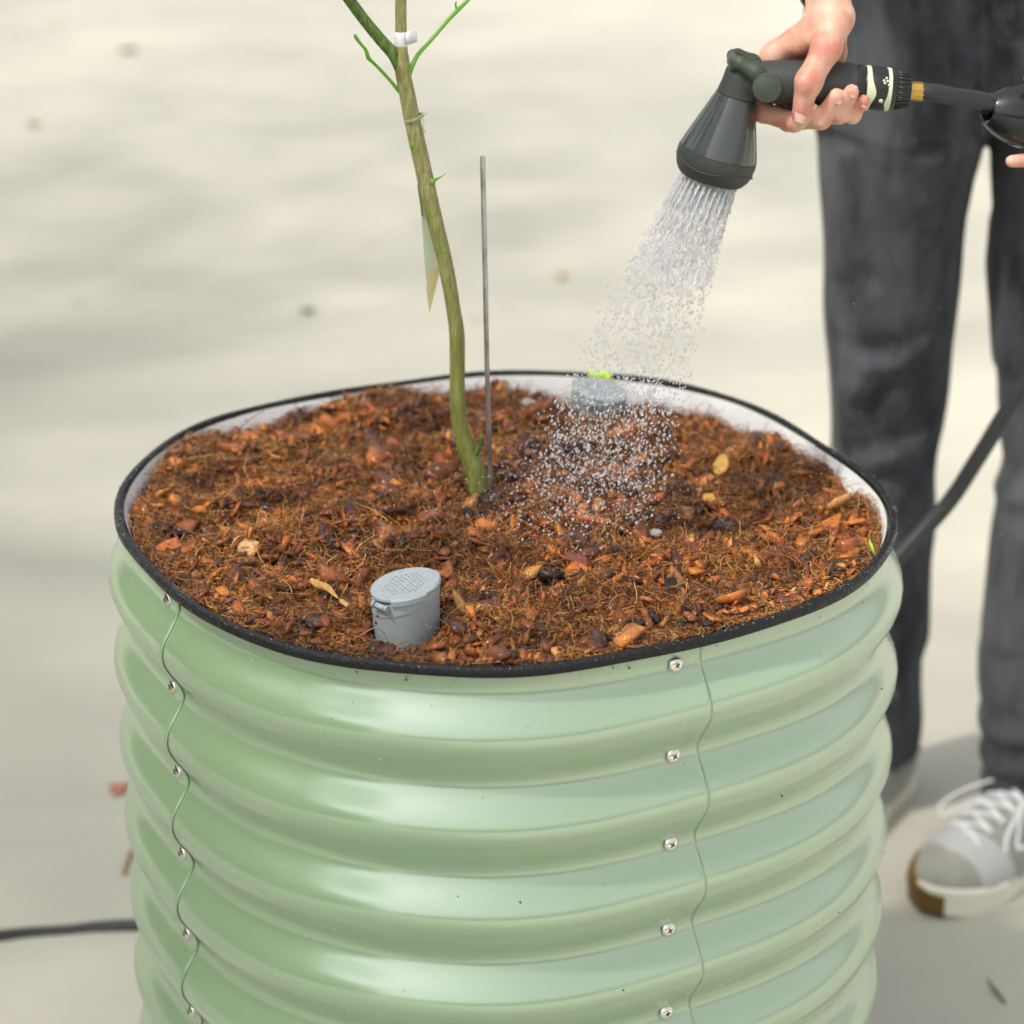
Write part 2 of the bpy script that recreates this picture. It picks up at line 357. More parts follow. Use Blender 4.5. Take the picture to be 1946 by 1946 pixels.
for k in range(4):
    t0, t1 = JT[k], JT[(k+1) % 4]
    if t1 < t0: t1 += 2*pi
    e1 = [.066, .079, .07, .07][(k+1) % 4] if True else 0
    ts = np.linspace(t0-.03, t1+e1, 110)
    so = .0001+(.0005 if k == 0 else .0013)*(ts-ts[0])/(ts[-1]-ts[0])
    v = []
    for t, s_ in zip(ts, so):
        v.append(RP(t, prof(dz)+s_-.0010, H-dz))
    v = np.concatenate(v); n = len(ts)
    f = [(i*NZ+j, i*NZ+j+1, (i+1)*NZ+j+1, (i+1)*NZ+j) for i in range(n-1) for j in range(NZ-1)]
    o = link('side_panel', fast_mesh('side_panel', v, f, 4), M['green'], planter)
    so_ = o.modifiers.new('t', 'SOLIDIFY'); so_.thickness = .0007; so_.offset = 0; so_.use_rim = True
# screws; dark raised bars stand in for the shaded cross slot
def screw(P, nrm):
    nv = V(nrm).normalized(); mb = MB(); r = .0058
    mb.lathe(V(P)+nv*.0002, nv, [(0, r*1.0), (.0009, r*1.0), (.0016, r*.93), (.0026, r*.68), (.0031, r*.36), (.0032, .0001)], 24)
    o = mb.obj('screw', M['steel'], planter)
    u = nv.orthogonal().normalized(); u = (Matrix.Rotation(random.random()*3, 3, nv) @ u); b = nv.cross(u); mc = MB()
    for a, c_ in ((u, b), (b, u)):
        l, w_ = .0022, .00055; O = V(P)+nv*.0029
        mc.add([O+a*l*sx_+c_*w_*sy+nv*zz for zz in (0, .0006) for sx_, sy in ((-1, -1), (1, -1), (1, 1), (-1, 1))],
               [(0, 1, 2, 3), (4, 5, 6, 7), (0, 1, 5, 4), (1, 2, 6, 5), (2, 3, 7, 6), (3, 0, 4, 7)])
    mc.obj('cross_shade_bars', M['recess'], o, smooth=False)
for j, t in enumerate(JT):
    for k in range(9 if j < 2 else 3):
        d = .0207+.0722*k; P = RP(t, float(prof(d))+.0006, H-d)
        eps = .01; T = RP(t+eps, 0, 0)-RP(t-eps, 0, 0); nr = np.array([T[1], -T[0], 0]); nr /= np.linalg.norm(nr)
        screw(P, nr+np.array([0, 0, .12]))
# dimple marks and specks are left to the paint; black rubber edging
ts = np.linspace(0, 2*pi, 361)[:-1]
sec = [(-.0031, -.0080), (-.0034, -.0033), (-.0029, -.0010), (-.0015, .0004), (.0004, .0006), (.0021, .0001), (.0032, -.0016), (.0034, -.0036), (.0033, -.0064), (.0026, -.0070), (.0020, -.004), (-.0020, -.004), (-.0022, -.0083)]
v = np.stack([RP(ts, a, H+b) for a, b in sec], 1).reshape(-1, 3)
v[:, 2] += np.repeat(.0012*np.sin(ts*9+1)*np.sin(ts*4), len(sec))
ns = len(sec); f = [(i*ns+j, ((i+1) % 360)*ns+j, ((i+1) % 360)*ns+(j+1) % ns, i*ns+(j+1) % ns) for i in range(360) for j in range(ns)]
o = link('edge_trim', fast_mesh('edge_trim', v, f, 4), M['trim'], planter)
# felt liner
zl = [.003, .010, .02, .03, .045, .07, .12]
v = np.concatenate([RP(ts, (-.0048 if k == 0 else -.0066 if k == 1 else -.0090)-.0008*np.sin(ts*23+k)*min(1, k/2)-.0003*k, H-d) for k, d in enumerate(zl)])
f = [(k*360+i, k*360+(i+1) % 360, (k+1)*360+(i+1) % 360, (k+1)*360+i) for k in range(len(zl)-1) for i in range(360)]
o = link('felt_liner', fast_mesh('felt_liner', v, f, 4), M['felt'], planter)

# ------------------------------------------------------------------ mulch
DROP = [(0, 1.4), (15, 1.6), (30, 1.3), (42, 2.4), (55, 2.9), (70, 3.0), (85, 2.3), (98, 1.9), (106, .9), (112, .2), (120, .9), (128, 1.7), (140, 1.5), (150, .6), (158, .6), (168, 1.5), (180, 1.6), (190, 1.5), (200, .7), (225, .25), (270, .2), (315, .2), (335, .45), (345, 1.0), (360, 1.4)]
da = np.radians([a for a, _ in DROP]); dv = np.array([b for _, b in DROP])/100
def hm(x, y, fine=True):
    X = x-PC[0]; Y = y-PC[1]; t = np.arctan2(Y, X) % (2*pi); r = np.hypot(X, Y)/RR(t)
    edge = np.interp(t, da, dv); w_ = np.clip((r-.45)/.55, 0, 1)**1.3
    z = -(.009*(1-w_)+edge*w_)
    nf = 1-w_*np.interp(edge, [.005, .011], [.85, 0]); z = z+nf*(.0032*wav(x, y, 0*x, 70, 3)+.0024*wav(x, y, 0*x, 170, 4))
    z = z-.016*np.exp(-((x+.0715)**2+(y+.225)**2)/.028**2)              # dug in around the tube
    z = z+.007*np.exp(-((x+.0715-.045)**2+(y+.215)**2)/.022**2)
    return H+z
G = 300; gx = np.linspace(-.32, .32, G); X, Y = np.meshgrid(gx, gx, indexing='ij')
Z = hm(X, Y)+rng.normal(size=X.shape)*.0009
tt = np.arctan2(Y-PC[1], X-PC[0]); ins = np.hypot(X-PC[0], Y-PC[1]) < RR(tt)-np.interp(np.interp(tt % (2*pi), da, dv), [.005, .011], [.0034, .0078])
v = np.stack([X, Y, Z], -1).reshape(-1, 3); I = np.arange(G*G).reshape(G, G)
qd = np.stack([I[:-1, :-1], I[1:, :-1], I[1:, 1:], I[:-1, 1:]], -1); ok = ins[:-1, :-1] & ins[1:, :-1] & ins[1:, 1:] & ins[:-1, 1:]
qd = qd[ok]; us = np.unique(qd); mp_ = -np.ones(G*G, int); mp_[us] = np.arange(len(us))
o = link('mulch_bed', fast_mesh('mulch_bed', v[us], mp_[qd], 4), M['soil']); tag(o, 'fine dark brown mulch filling the green planter', 'mulch', kind='stuff')
def scatter(n, margin=.008):
    out = []
    while len(out) < n:
        a = rng.random((n*2, 2))*.64-.32; X = a[:, 0]-PC[0]; Y = a[:, 1]-PC[1]
        t_ = np.arctan2(Y, X); k = np.hypot(X, Y) < RR(t_)-margin+np.interp(np.interp(t_ % (2*pi), da, dv), [.005, .011], [.0042, 0])
        a = a[k]; k = (np.hypot(a[:, 0]+.0715, a[:, 1]+.2095) > .026); out += list(a[k])
    return np.array(out[:n])
def rots(n, tilt):
    z = rng.random(n)*2*pi; a = rng.normal(size=n)*tilt; b = rng.normal(size=n)*tilt
    cz, sz, ca, sa, cb, sb = np.cos(z), np.sin(z), np.cos(a), np.sin(a), np.cos(b), np.sin(b)
    o0 = np.zeros(n); o1 = np.ones(n)
    Rz = np.array([[cz, -sz, o0], [sz, cz, o0], [o0, o0, o1]]).transpose(2, 0, 1)
    Ra = np.array([[o1, o0, o0], [o0, ca, -sa], [o0, sa, ca]]).transpose(2, 0, 1)
    Rb = np.array([[cb, o0, sb], [o0, o1, o0], [-sb, o0, cb]]).transpose(2, 0, 1)
    return Ra@Rb@Rz
# irregular flattened blocks: a 12 vertex hull with jitter
ico = None
def base_poly():
    import bmesh
    bm = bmesh.new(); bmesh.ops.create_icosphere(bm, subdivisions=1, radius=1); v = np.array([x.co[:] for x in bm.verts]); f = np.array([[q.index for q in x.verts] for x in bm.faces]); bm.free(); return v, f
IV, IF = base_poly()
def chips(n, lmin, lmax, tilt, lift, margin, pw=2.2):
    P = scatter(n, margin); s = lmin+(lmax-lmin)*rng.random(n)**pw
    dims = np.stack([s, s*(.24+.48*rng.random(n)), s*(.08+.17*rng.random(n))], 1)*.5
    cube = np.sign(IV)*np.abs(IV)**.25
    v = cube[None]*(1+rng.normal(size=(n, len(IV), 3))*.30)*dims[:, None]
    v[:, :, 1] *= (1+.45*rng.normal(size=(n, 1))*np.sign(v[:, :, 0])*.6)      # taper
    v = np.einsum('nij,nkj->nki', rots(n, tilt), v)
    base = np.stack([P[:, 0], P[:, 1], hm(P[:, 0], P[:, 1])+dims[:, 2]*lift+.0005], 1)
    v = (v+base[:, None]).reshape(-1, 3); f = (IF[None]+np.arange(n)[:, None, None]*len(IV)).reshape(-1, 3)
    return v, f
sets = [chips(650, .010, .025, .5, 2.6, .018, 1.5), chips(1300, .007, .015, .6, 3.2, .014, 1.2), chips(8000, .004, .012, .7, 2.4, .0115), chips(26000, .0014, .0045, .9, 1.2, .0095, 1)]
k = 0; vs = []; fs = []
for v, f in sets: vs.append(v); fs.append(f+k); k += len(v)
o = link('bark_chips', fast_mesh('bark_chips', np.concatenate(vs), np.concatenate(fs), 3), M['chip'], smooth=False)
tag(o, 'wet red-brown bark chips covering the planter bed', 'bark chips', kind='stuff')
# coir fibres
def fibres(n, lmin, lmax, r0, r1, seg=6, curl=1.0, lift=.004, ctr=None):
    P = scatter(n, .0088) if ctr is None else ctr; Ln = lmin+(lmax-lmin)*rng.random(n)**2; a = rng.random(n)*2*pi; el = rng.normal(size=n)*.35
    pts = np.zeros((n, seg, 3)); d = np.stack([np.cos(a)*np.cos(el), np.sin(a)*np.cos(el), np.sin(el)], 1)
    cur = np.stack([P[:, 0], P[:, 1], hm(P[:, 0], P[:, 1])+.001+lift*rng.random(n)], 1); w_ = rng.normal(size=(n, 3))*curl; w_[:, 2] *= .5
    cc = cur.copy()
    for i in range(seg):
        pts[:, i] = cc; d = d+w_/seg+rng.normal(size=(n, 3))*.12; d[:, 2] -= .12*(i/seg); d /= np.linalg.norm(d, axis=1)[:, None]; cc = cc+d*(Ln/seg)[:, None]
    # keep inside the rim
    X = pts[:, :, 0]-PC[0]; Y = pts[:, :, 1]-PC[1]; r = np.hypot(X, Y); t = np.arctan2(Y, X); lim = RR(t)-np.interp(np.interp(t % (2*pi), da, dv), [.005, .011], [.0040, .0082]); s_ = np.minimum(1, lim/r)
    pts[:, :, 0] = PC[0]+X*s_; pts[:, :, 1] = PC[1]+Y*s_
    ty = np.hypot(pts[:, :, 0]+.0715, pts[:, :, 1]+.2095); bad = (ty < .0255).any(1); pts = pts[~bad]; n = len(pts)
    pts[:, :, 2] = np.maximum(pts[:, :, 2], hm(pts[:, :, 0], pts[:, :, 1])+.0004)
    X = pts[:, :, 0]-PC[0]; Y = pts[:, :, 1]-PC[1]; near = np.hypot(X, Y) > RR(np.arctan2(Y, X))-.035
    pts[:, :, 2] = np.where(near, np.minimum(pts[:, :, 2], np.maximum(hm(pts[:, :, 0], pts[:, :, 1])+.003, H-.001)), pts[:, :, 2])
    rad = (r0+(r1-r0)*rng.random(n))[:, None, None]
    T = np.gradient(pts, axis=1); T /= np.linalg.norm(T, axis=2)[:, :, None]+1e-9
    u = np.cross(T, [0, 0, 1.]); u /= np.linalg.norm(u, axis=2)[:, :, None]+1e-9; b = np.cross(u, T)
    ring = np.stack([pts+(u*cos(q_)+b*sin(q_))*rad for q_ in (0.5, 2.6, 4.7)], 2).reshape(n, seg*3, 3)
    fb = np.array([(i*3+j, i*3+(j+1) % 3, (i+1)*3+(j+1) % 3, (i+1)*3+j) for i in range(seg-1) for j in range(3)])
    f = (fb[None]+np.arange(n)[:, None, None]*seg*3).reshape(-1, 4); return ring.reshape(-1, 3), f
sets = [fibres(72000, .003, .012, .00010, .00024, 5, 1.8, .005), fibres(17000, .008, .028, .00013, .00030, 8, 2.2, .007), fibres(420, .02, .05, .00025, .0005, 11, 2.0, .008)]
tc_ = scatter(75, .02); tf = []
for c_ in tc_: tf.append(c_+rng.normal(size=(rng.integers(30, 90), 2))*rng.uniform(.002, .005))
tf = np.concatenate(tf); sets.append(fibres(len(tf), .008, .02, .00012, .00028, 7, 1.6, .008, tf))
k = 0; vs = []; fs = []
for v, f in sets: vs.append(v); fs.append(f+k); k += len(v)
o = link('coir_fibres', fast_mesh('coir_fibres', np.concatenate(vs), np.concatenate(fs), 4), M['fibre'])
tag(o, 'golden brown coir fibres tangled over the mulch', 'coir fibre', kind='stuff')

# larger single pieces one can point to
def on_mulch(px, py, lift=.003):
    z = H-.01
    for _ in range(6): P = onz(px, py, z); z = float(hm(P[0], P[1]))+lift
    return P
def flake(name, px, py, lx, ly, th, rot, m, label, cat, tilt=(.2, .1), seed=0, lift=.005, shape=None, curl=0.):
    P = on_mulch(px, py, lift); g = np.random.default_rng(seed)
    if shape is None:
        n = 9; an = np.sort(g.random(n)*.5+np.arange(n)*2*pi/n); rx = .62+.5*g.random(n); o2 = np.stack([np.sign(np.cos(an))*np.abs(np.cos(an))**.6*rx, np.sign(np.sin(an))*np.abs(np.sin(an))**.6*rx], 1)
    else: o2 = np.array(shape)
    n = len(o2); vs = [(0, 0, th*.6)]+[(a*.7*lx/2, b*.7*ly/2, th*(.5+.5*g.random())) for a, b in o2]+[(a*lx/2, b*ly/2, th*.1*g.random()) for a, b in o2]+[(a*lx/2*.95, b*ly/2*.95, -th*.6) for a, b in o2]+[(0, 0, -th*.6)]
    vs = [(x, y, z+curl*((y/ly*2)**2)*ly+.3*curl*(x/lx*2)**2*lx) for x, y, z in vs]
    fs = [(0, 1+i, 1+(i+1) % n) for i in range(n)]
    for k_ in (0, 1): fs += [(1+k_*n+i, 1+(k_+1)*n+i, 1+(k_+1)*n+(i+1) % n, 1+k_*n+(i+1) % n) for i in range(n)]
    fs += [(3*n+1, 1+2*n+(i+1) % n, 1+2*n+i) for i in range(n)]
    o = link(name, mesh(name, vs, fs), m, smooth=shape is not None); o.location = V(P); o.rotation_euler = (tilt[0], tilt[1], radians(rot))
    return tag(o, label, cat)
LEAF = [(cos(a)*1.0, sin(a)*(1-.35*abs(cos(a))**2)) for a in np.linspace(0, 2*pi, 17)[:-1]]
flake('bark_chip', 325, 1040, .026, .018, .004, 20, M['orange'], 'large wet orange bark chip near the left edge trim', 'bark chip', (.5, -.1), 1)
flake('wood_chip', 470, 1042, .017, .023, .002, -15, M['pale'], 'pale splintered wood chip on the left half of the mulch', 'wood chip', (.45, .1), 2)
flake('bark_chip', 1102, 1086, .024, .016, .006, -30, M['orange'], 'bright orange bark chunk just below the splash of the spray', 'bark chip', (.5, .2), 3)
flake('bark_chip', 1098, 1066, .022, .013, .004, -25, M['red'], 'dark red bark flake lying on the bright orange chunk', 'bark chip', (.6, .3), 4, .007)
flake('bark_chip', 944, 1062, .013, .008, .004, -20, M['orange'], 'small square orange bark chip in front of the metal rod', 'bark chip', (.3, .1), 5)
flake('bark_chip', 550, 1103, .018, .010, .003, 10, M['orange'], 'light orange bark chip left of the curled dry leaf', 'bark chip', (.4, 0), 6)
flake('bark_chip', 1347, 948, .015, .012, .004, -30, M['leaf_yellow'], 'amber bark chip right of the water spray', 'bark chip', (.5, .1), 7)
flake('bark_chip', 1250, 1060, .016, .012, .004, -50, M['orange'], 'orange bark chip right of the splash', 'bark chip', (.5, .3), 8)
flake('bark_chip', 1265, 985, .02, .012, .005, 30, M['darkbark'], 'short blackish bark flake right of the splash', 'bark chip', (.2, .1), 9)
flake('bark_chip', 1380, 1004, .024, .013, .006, -35, M['darkbark'], 'nearly black wet bark piece right of centre', 'bark chip', (.3, .2), 10)
flake('bark_chip', 1310, 1045, .018, .017, .005, 10, M['red'], 'dark red bark chunk behind the oval brown leaf', 'bark chip', (.4, .2), 11)
flake('bark_chip', 1480, 975, .017, .010, .004, -15, M['orange'], 'orange-red bark chip in the right half of the mulch', 'bark chip', (.4, -.1), 12)
flake('bark_chip', 775, 1030, .012, .010, .007, 30, M['red'], 'round reddish bark nugget left of the metal rod', 'bark chip', (0, 0), 13)
flake('bark_chip', 925, 1000, .022, .015, .004, -30, M['orange'], 'broad rust-coloured bark chip at the foot of the metal rod', 'bark chip', (.3, .1), 14)
flake('bark_chip', 940, 735, .013, .018, .007, 5, M['red'], 'upright dark bark block at the back behind the metal rod', 'bark chip', (1.1, 0), 15, .010)
flake('bark_chip', 455, 800, .013, .016, .004, -30, M['red'], 'dark red bark chip against the back left edge trim', 'bark chip', (1.0, .2), 16, .010)
flake('bark_chip', 640, 1038, .016, .009, .006, -5, M['darkbark'], 'black bark lump left of the centre of the bed', 'bark chip', (0, 0), 17)
flake('leaf', 1293, 1107, .013, .031, .0008, 38, M['leaf_brown'], 'oval brown leaf lying tilted on the right half of the mulch', 'leaf', (.5, .2), 18, .006, LEAF, .08)
flake('leaf', 1370, 885, .014, .021, .0008, -25, M['leaf_yellow'], 'yellow-ochre leaf standing up at the back right of the mulch', 'leaf', (.75, 0), 19, .008, LEAF, .1)
flake('leaf', 1658, 1042, .0028, .018, .0006, 15, M['leaf_green'], 'thin bright green leaf blade by the right edge trim', 'leaf', (.6, 0), 20, .005, LEAF)
flake('shell_flake', 1247, 1012, .012, .009, .001, 30, M['shell'], 'pale glossy flake at the right edge of the splash', 'flake', (.4, 0), 21, .006, LEAF)
flake('shell_flake', 722, 905, .012, .007, .001, 5, M['shell'], 'pale oval flake left of the sapling base', 'flake', (.3, 0), 22, .006, LEAF)
flake('shell_flake', 1005, 768, .018, .013, .001, 35, M['shell'], 'pinkish white flake at the back between rod and spray', 'flake', (.7, 0), 23, .008, LEAF)
flake('leaf', 880, 1155, .009, .040, .0012, 25, M['leaf_brown'], 'long narrow brown leaf right of the front grey tube', 'leaf', (.15, .1), 25, .006, LEAF, .12)
# curled dry leaf left of the grey tube
pp = [on_mulch(*p, .006+.003*k) for k, p in enumerate([(588, 1106), (603, 1120), (622, 1125), (640, 1136), (662, 1150)])]
mb = MB(); pts = catmull(pp, 5); n = len(pts); vs = []
for i, p in enumerate(pts):
    t = i/(n-1); wd = .0034*(sin(pi*min(1, t*1.15+.08))**.6 if t < .85 else .75); 
    for j in range(5):
        a = (j-2)/2; vs.append((p[0]+a*wd*.45, p[1]+a*wd, p[2]+.0024*a*a*(1+1.2*sin(t*5))))
mb.add(vs, [(i*5+j, i*5+j+1, (i+1)*5+j+1, (i+1)*5+j) for i in range(n-1) for j in range(4)])
o = mb.obj('leaf', M['leaf_tan']); o.modifiers.new('t', 'SOLIDIFY').thickness = .0004
tag(o, 'curled tan dry leaf just left of the front grey tube', 'leaf')

# ------------------------------------------------------------------ grey watering tubes
def lid_mesh(r):
    g = np.random.default_rng(3); holes = []
    for i in range(-5, 6):
        for j in range(-5, 6):
            x = (i+.5*(j % 2))*.0037; y = j*.0034
            if np.hypot(x, y) < .0158 and np.hypot(x, y) > .0030: holes.append((x, y))
    def fn(X, Y, Z):
        R_ = np.hypot(X, Y); d = np.hypot(np.maximum(R_-r+.0009, 0), np.maximum(np.abs(Z)-.0006, 0))-.0009
        for x, y in holes: d = np.maximum(d, 0.00078-np.hypot(X-x, (Y-y)))
        return d
    return nets(fn, (-r-.002, -r-.002, -.0026), (r+.002, r+.002, .0026), .00042)
lv, lf = lid_mesh(.0252)
def tube(P, rot, label, sl=.17):
    root = tag(empty('watering_tube', P, rot), label, 'watering tube', 'grey perforated tubes set in the mulch')
    root_m = Matrix.LocRotScale(V(P), __import__('mathutils').Euler(rot), None)
    def part(mb_or_me, name, m, parent=root, sm=True, auto=False):
        me = mesh(name, mb_or_me.v, mb_or_me.f) if isinstance(mb_or_me, MB) else mb_or_me
        o = bpy.data.objects.new(name, me); COL.objects.link(o); o.parent = parent; me.materials.append(m)
        me.polygons.foreach_set('use_smooth', [sm]*len(me.polygons))
        if auto: sharp(me)
        return o
    def shear(o):
        for v_ in o.data.vertices: v_.co.z += v_.co.x*sl
    part(MB().lathe((0, 0, 0), (0, 0, 1), [(-.075, .0235), (-.0115, .0240), (-.0112, .0245), (-.0022, .0245), (-.0016, .0240), (-.0016, .0215), (-.02, .0212), (-.06, .0205)], 72, caps=False), 'tube_body', M['greyplastic'], auto=True)
    shear(root.children[0])
    part(MB().lathe((0, 0, -.012), (0, 0, 1), [(0, .0205), (.0003, .0001)], 32), 'inner_disc', M['hole'], sm=False)  # dark disc closing the tube below the lid
    shear(root.children[-1])
    lid = part(fast_mesh('lid', lv, lf, 4), 'lid', M['greyplastic']); shear(lid); sharp(lid.data, radians(28))
    mb = MB(); vs = []; n = 14
    for i in range(n+1):
        a = radians(-112+i*4.2)
        for rr_, zz in ((.0253, .0010), (.0262, .0004), (.0262, -.0034), (.0250, -.0036)): vs.append((rr_*cos(a), rr_*sin(a), zz))
    mb.add(vs, [(i*4+j, i*4+(j+1) % 4, (i+1)*4+(j+1) % 4, (i+1)*4+j) for i in range(n) for j in range(4)]+[(3, 2, 1, 0), (n*4, n*4+1, n*4+2, n*4+3)])
    shear(part(mb, 'lid_tab', M['greyplastic'], lid, auto=True))
    a = radians(-131); u = np.array([-sin(a), cos(a), 0]); c0 = np.array([cos(a)*.0262, sin(a)*.0262, -.0042])
    part(MB().tube([c0-u*.0045, c0-u*.0040, c0+u*.0040, c0+u*.0045], [.0014, .0022, .0022, .0014], 16), 'hinge', M['greyplastic']).location.z = c0[0]*sl
    for s_ in (-.0062, .0062):
        part(MB().tube([c0+u*s_-u*.001, c0+u*s_+u*.001], .0026, 14), 'hinge_lug', M['greyplastic'], auto=True).location.z = c0[0]*sl
    return root
tubeP = at(771, 1112, -.2095)
tube(tubeP, (radians(2), 0, 0), 'grey perforated tube with wet round lid, near the front rim')
tube(at(1139, 741, .262), (radians(8), radians(3), .5), 'grey tube behind the spray, half buried at the back liner', -.10)
# lime clip over the back rim
cl = MB()
for s_ in range(4):
    P0 = onz(1125+s_*10.3, 713+1.2*s_, H+.002)
    x0 = P0[0]; y0 = P0[1]
    cl.add([(x0+a*.0024, y0+b*.0062+.0016*((s_*7) % 3), H+c_) for c_ in (-.002, .0050-.0008*(s_ % 2)) for a, b in ((-1, -1), (1, -1), (1, 1), (-1, 1))],
           [(0, 1, 2, 3), (4, 5, 6, 7), (0, 1, 5, 4), (1, 2, 6, 5), (2, 3, 7, 6), (3, 0, 4, 7)])
P0 = onz(1134, 733, H-.006); cl.add([(P0[0]+a*.0022, P0[1]+b*.002-.001, H+c_) for c_ in (-.012, -.001) for a, b in ((-1, -1), (1, -1), (1, 1), (-1, 1))], [(0, 1, 2, 3), (4, 5, 6, 7), (0, 1, 5, 4), (1, 2, 6, 5), (2, 3, 7, 6), (3, 0, 4, 7)])
tag(cl.obj('rim_clip', M['lime'], smooth=False, bevel=.0008), 'lime green plastic clip on the back rim behind the spray', 'clip')

# ------------------------------------------------------------------ sapling
YS = .040; KS = 1.95/FPX
TR = [(761.5, -60, 10), (761.5, 0, 10.5), (762, 60, 10.8), (762, 95, 12.5), (763, 112, 14.5), (766, 140, 14.5), (772, 170, 15), (781, 216, 15.3), (791, 262, 15.6), (804, 320, 15.8), (815, 370, 15.6), (828, 425, 15.2), (841, 478, 14.8), (852, 530, 14.5), (862, 590, 14), (868, 632, 15), (869, 680, 15), (869, 730, 15), (870, 770, 15.5), (874, 806, 16), (886, 850, 19), (903, 895, 21), (911, 930, 21), (917, 965, 20), (921, 1010, 20)]
sap = tag(empty('sapling', at(917, 955, YS)), 'bare young tree with olive green trunk planted in the mulch', 'sapling')
pts = [at(x, y, YS) for x, y, r in TR]; rad = [r*KS for x, y, r in TR]
dense = catmull([np.append(p, r) for p, r in zip(pts, rad)], 7)
dr = [d[3]*(1+.012*sin(i*1.7)*sin(i*.45)) for i, d in enumerate(dense)]
MB().tube([d[:3] for d in dense], dr, 24).obj('trunk', M['bark'], sap)
def pxtube(lst, m, name, y=YS, seg=12, parent=sap, dy=None):
    dense = catmull([np.append(at(x, yy, y+(dy[i] if dy else 0)), r*KS) for i, (x, yy, r) in enumerate(lst)], 6)
    return MB().tube([d[:3] for d in dense], [d[3] for d in dense], seg).obj(name, m, parent)
pxtube([(760, 132, 10), (748, 104, 11.5), (722, 74, 11), (694, 40, 10.5), (668, 5, 10.5), (640, -35, 10), (610, -80, 9)], M['stem'], 'branch', dy=[0, -.002, -.006, -.012, -.02, -.03, -.04])
pxtube([(775, 150, 5), (783, 126, 4.6), (795, 103, 4), (812, 84, 3.6), (830, 64, 3.4), (850, 40, 3.6), (869, 20, 4.2), (890, 0, 3.2), (915, -25, 3)], M['twig'], 'twig', dy=[0, 0, .004, .008, .012, .018, .024, .03, .035])
pxtube([(772, 186, 3.6), (759, 174, 3.8), (744, 156, 3.2), (726, 136, 3), (708, 118, 3), (700, 110, 4), (695, 95, 3.2), (686, 84, 3), (677, 72, 3.4), (674, 66, 2.4)], M['twig'], 'twig', dy=[0, 0, -.002, -.005, -.01, -.012, -.014, -.015, -.016, -.017])
pxtube([(869, 20, 2.4), (866, 10, 2), (867, 3, 1.6)], M['twig'], 'bud', dy=[.024]*3)
pxtube([(818, 344, 4), (828, 341, 2.6), (838, 336, 1.4), (848, 329, .4)], M['twig'], 'thorn', dy=[0, 0, .002, .004])
pxtube([(800, 222, 2.4), (806, 219, 1.2), (812, 215, .4)], M['twig'], 'thorn', dy=[-.004, -.004, -.003])
pxtube([(905, 862, 5), (913, 845, 4.5), (916, 832, 5), (915, 826, 3)], M['stem'], 'side_shoot', dy=[-.004, -.004, -.004, -.004])
for (x, y, r) in [(772, 172, 6), (785, 275, 5.5), (822, 346, 5), (843, 480, 6), (790, 232, 4), (872, 800, 5)]:
    P = at(x, y, YS-.0055); mb = MB(); mb.lathe(P+np.array([0, .0015, 0]), (0, -1, .15), [(0, r*KS*1.25), (.001, r*KS), (.0018, r*KS*.55), (.0016, r*KS*.2)], 14); mb.obj('bud_scar', M['twig'], sap)
# white grafting tape with flag
tp = tag(empty('tape', at(761, 75, YS)), 'white tape wrapped round the middle stem of the sapling, end sticking out', 'tape')
MB().lathe(at(762, 90.5, YS), at(761.7, 60, YS)-at(762, 90.5, YS), [(0, 11.6*KS), (.0002, 12*KS), (.0120, 11.6*KS), (.0122, 11.2*KS)], 32, caps=False).obj('wrap', M['tape'], tp, auto=True)
fl = []
for i in range(7):
    t = i/6
    for j in range(3): fl.append(at(771+t*22, 61+j*12.2-t*4.5+2*sin(t*5)*(j-1)*.3, YS-.003-.002*sin(t*4+j)))
MB().add(fl, [(i*3+j, i*3+j+1, (i+1)*3+j+1, (i+1)*3+j) for i in range(6) for j in range(2)]).obj('loose_end', M['tape'], tp).modifiers.new('t', 'SOLIDIFY').thickness = .0003
# string tie
st_ = MB(); c0 = at(786, 225.5, YS)
for off in (0, .0012):
    st_.tube([c0+np.array([cos(a)*.0072, sin(a)*.0070, off+.0026*cos(a)]) for a in np.linspace(0, 2*pi, 28)], .0005, 8)
st_.tube(catmull([at(800, 222, YS-.003), at(806, 232, YS-.004), at(803, 240, YS-.005), at(808, 252, YS-.004)], 5), .0004, 6)
tag(st_.obj('string_tie', M['string']), 'thin beige string tied round the trunk below the fork', 'string')
# hanging paper tag
tg = tag(empty('plant_tag', at(806, 470, YS+.012)), 'pale green and yellow paper strip hanging behind the trunk', 'plant tag')
def strip(poly, m, dep):
    P_ = [at(x, y, YS+dep(x, y)) for x, y in poly]; n = len(P_); o = MB().add(P_, [tuple(range(n))]).obj('paper_strip', m, tg, smooth=False); o.modifiers.new('t', 'SOLIDIFY').thickness = .0003
strip([(798, 362), (803, 356), (812, 400), (822, 450), (830, 500), (831, 506), (811, 550), (807, 500), (802, 430)], M['tagmat'], lambda x, y: .0095+(x-800)*.00008)
strip([(829, 502), (836, 512), (830, 540), (816, 595), (809.5, 546)], M['tagyellow'], lambda x, y: .0075+(x-800)*.00012)
MB().tube(catmull([at(802, 338, YS+.004), at(796, 345, YS+.006), at(795.5, 360, YS+.008), at(800, 390, YS+.008), at(802, 410, YS+.009)], 6), .0006, 8).obj('loop', M['stem'], tg)
# metal rod
rod = [at(917, 297.5, .012), at(922, 520, .016), at(927, 760, .022), at(934, 958, .028), at(936, 1010, .029)]
rd = MB(); rd.tube(catmull(rod, 6), 5.0*1.9/FPX, 16)
o = rd.obj('metal_rod', M['rod'], auto=True); tag(o, 'thin grey metal rod standing in the mulch beside the sapling', 'rod')

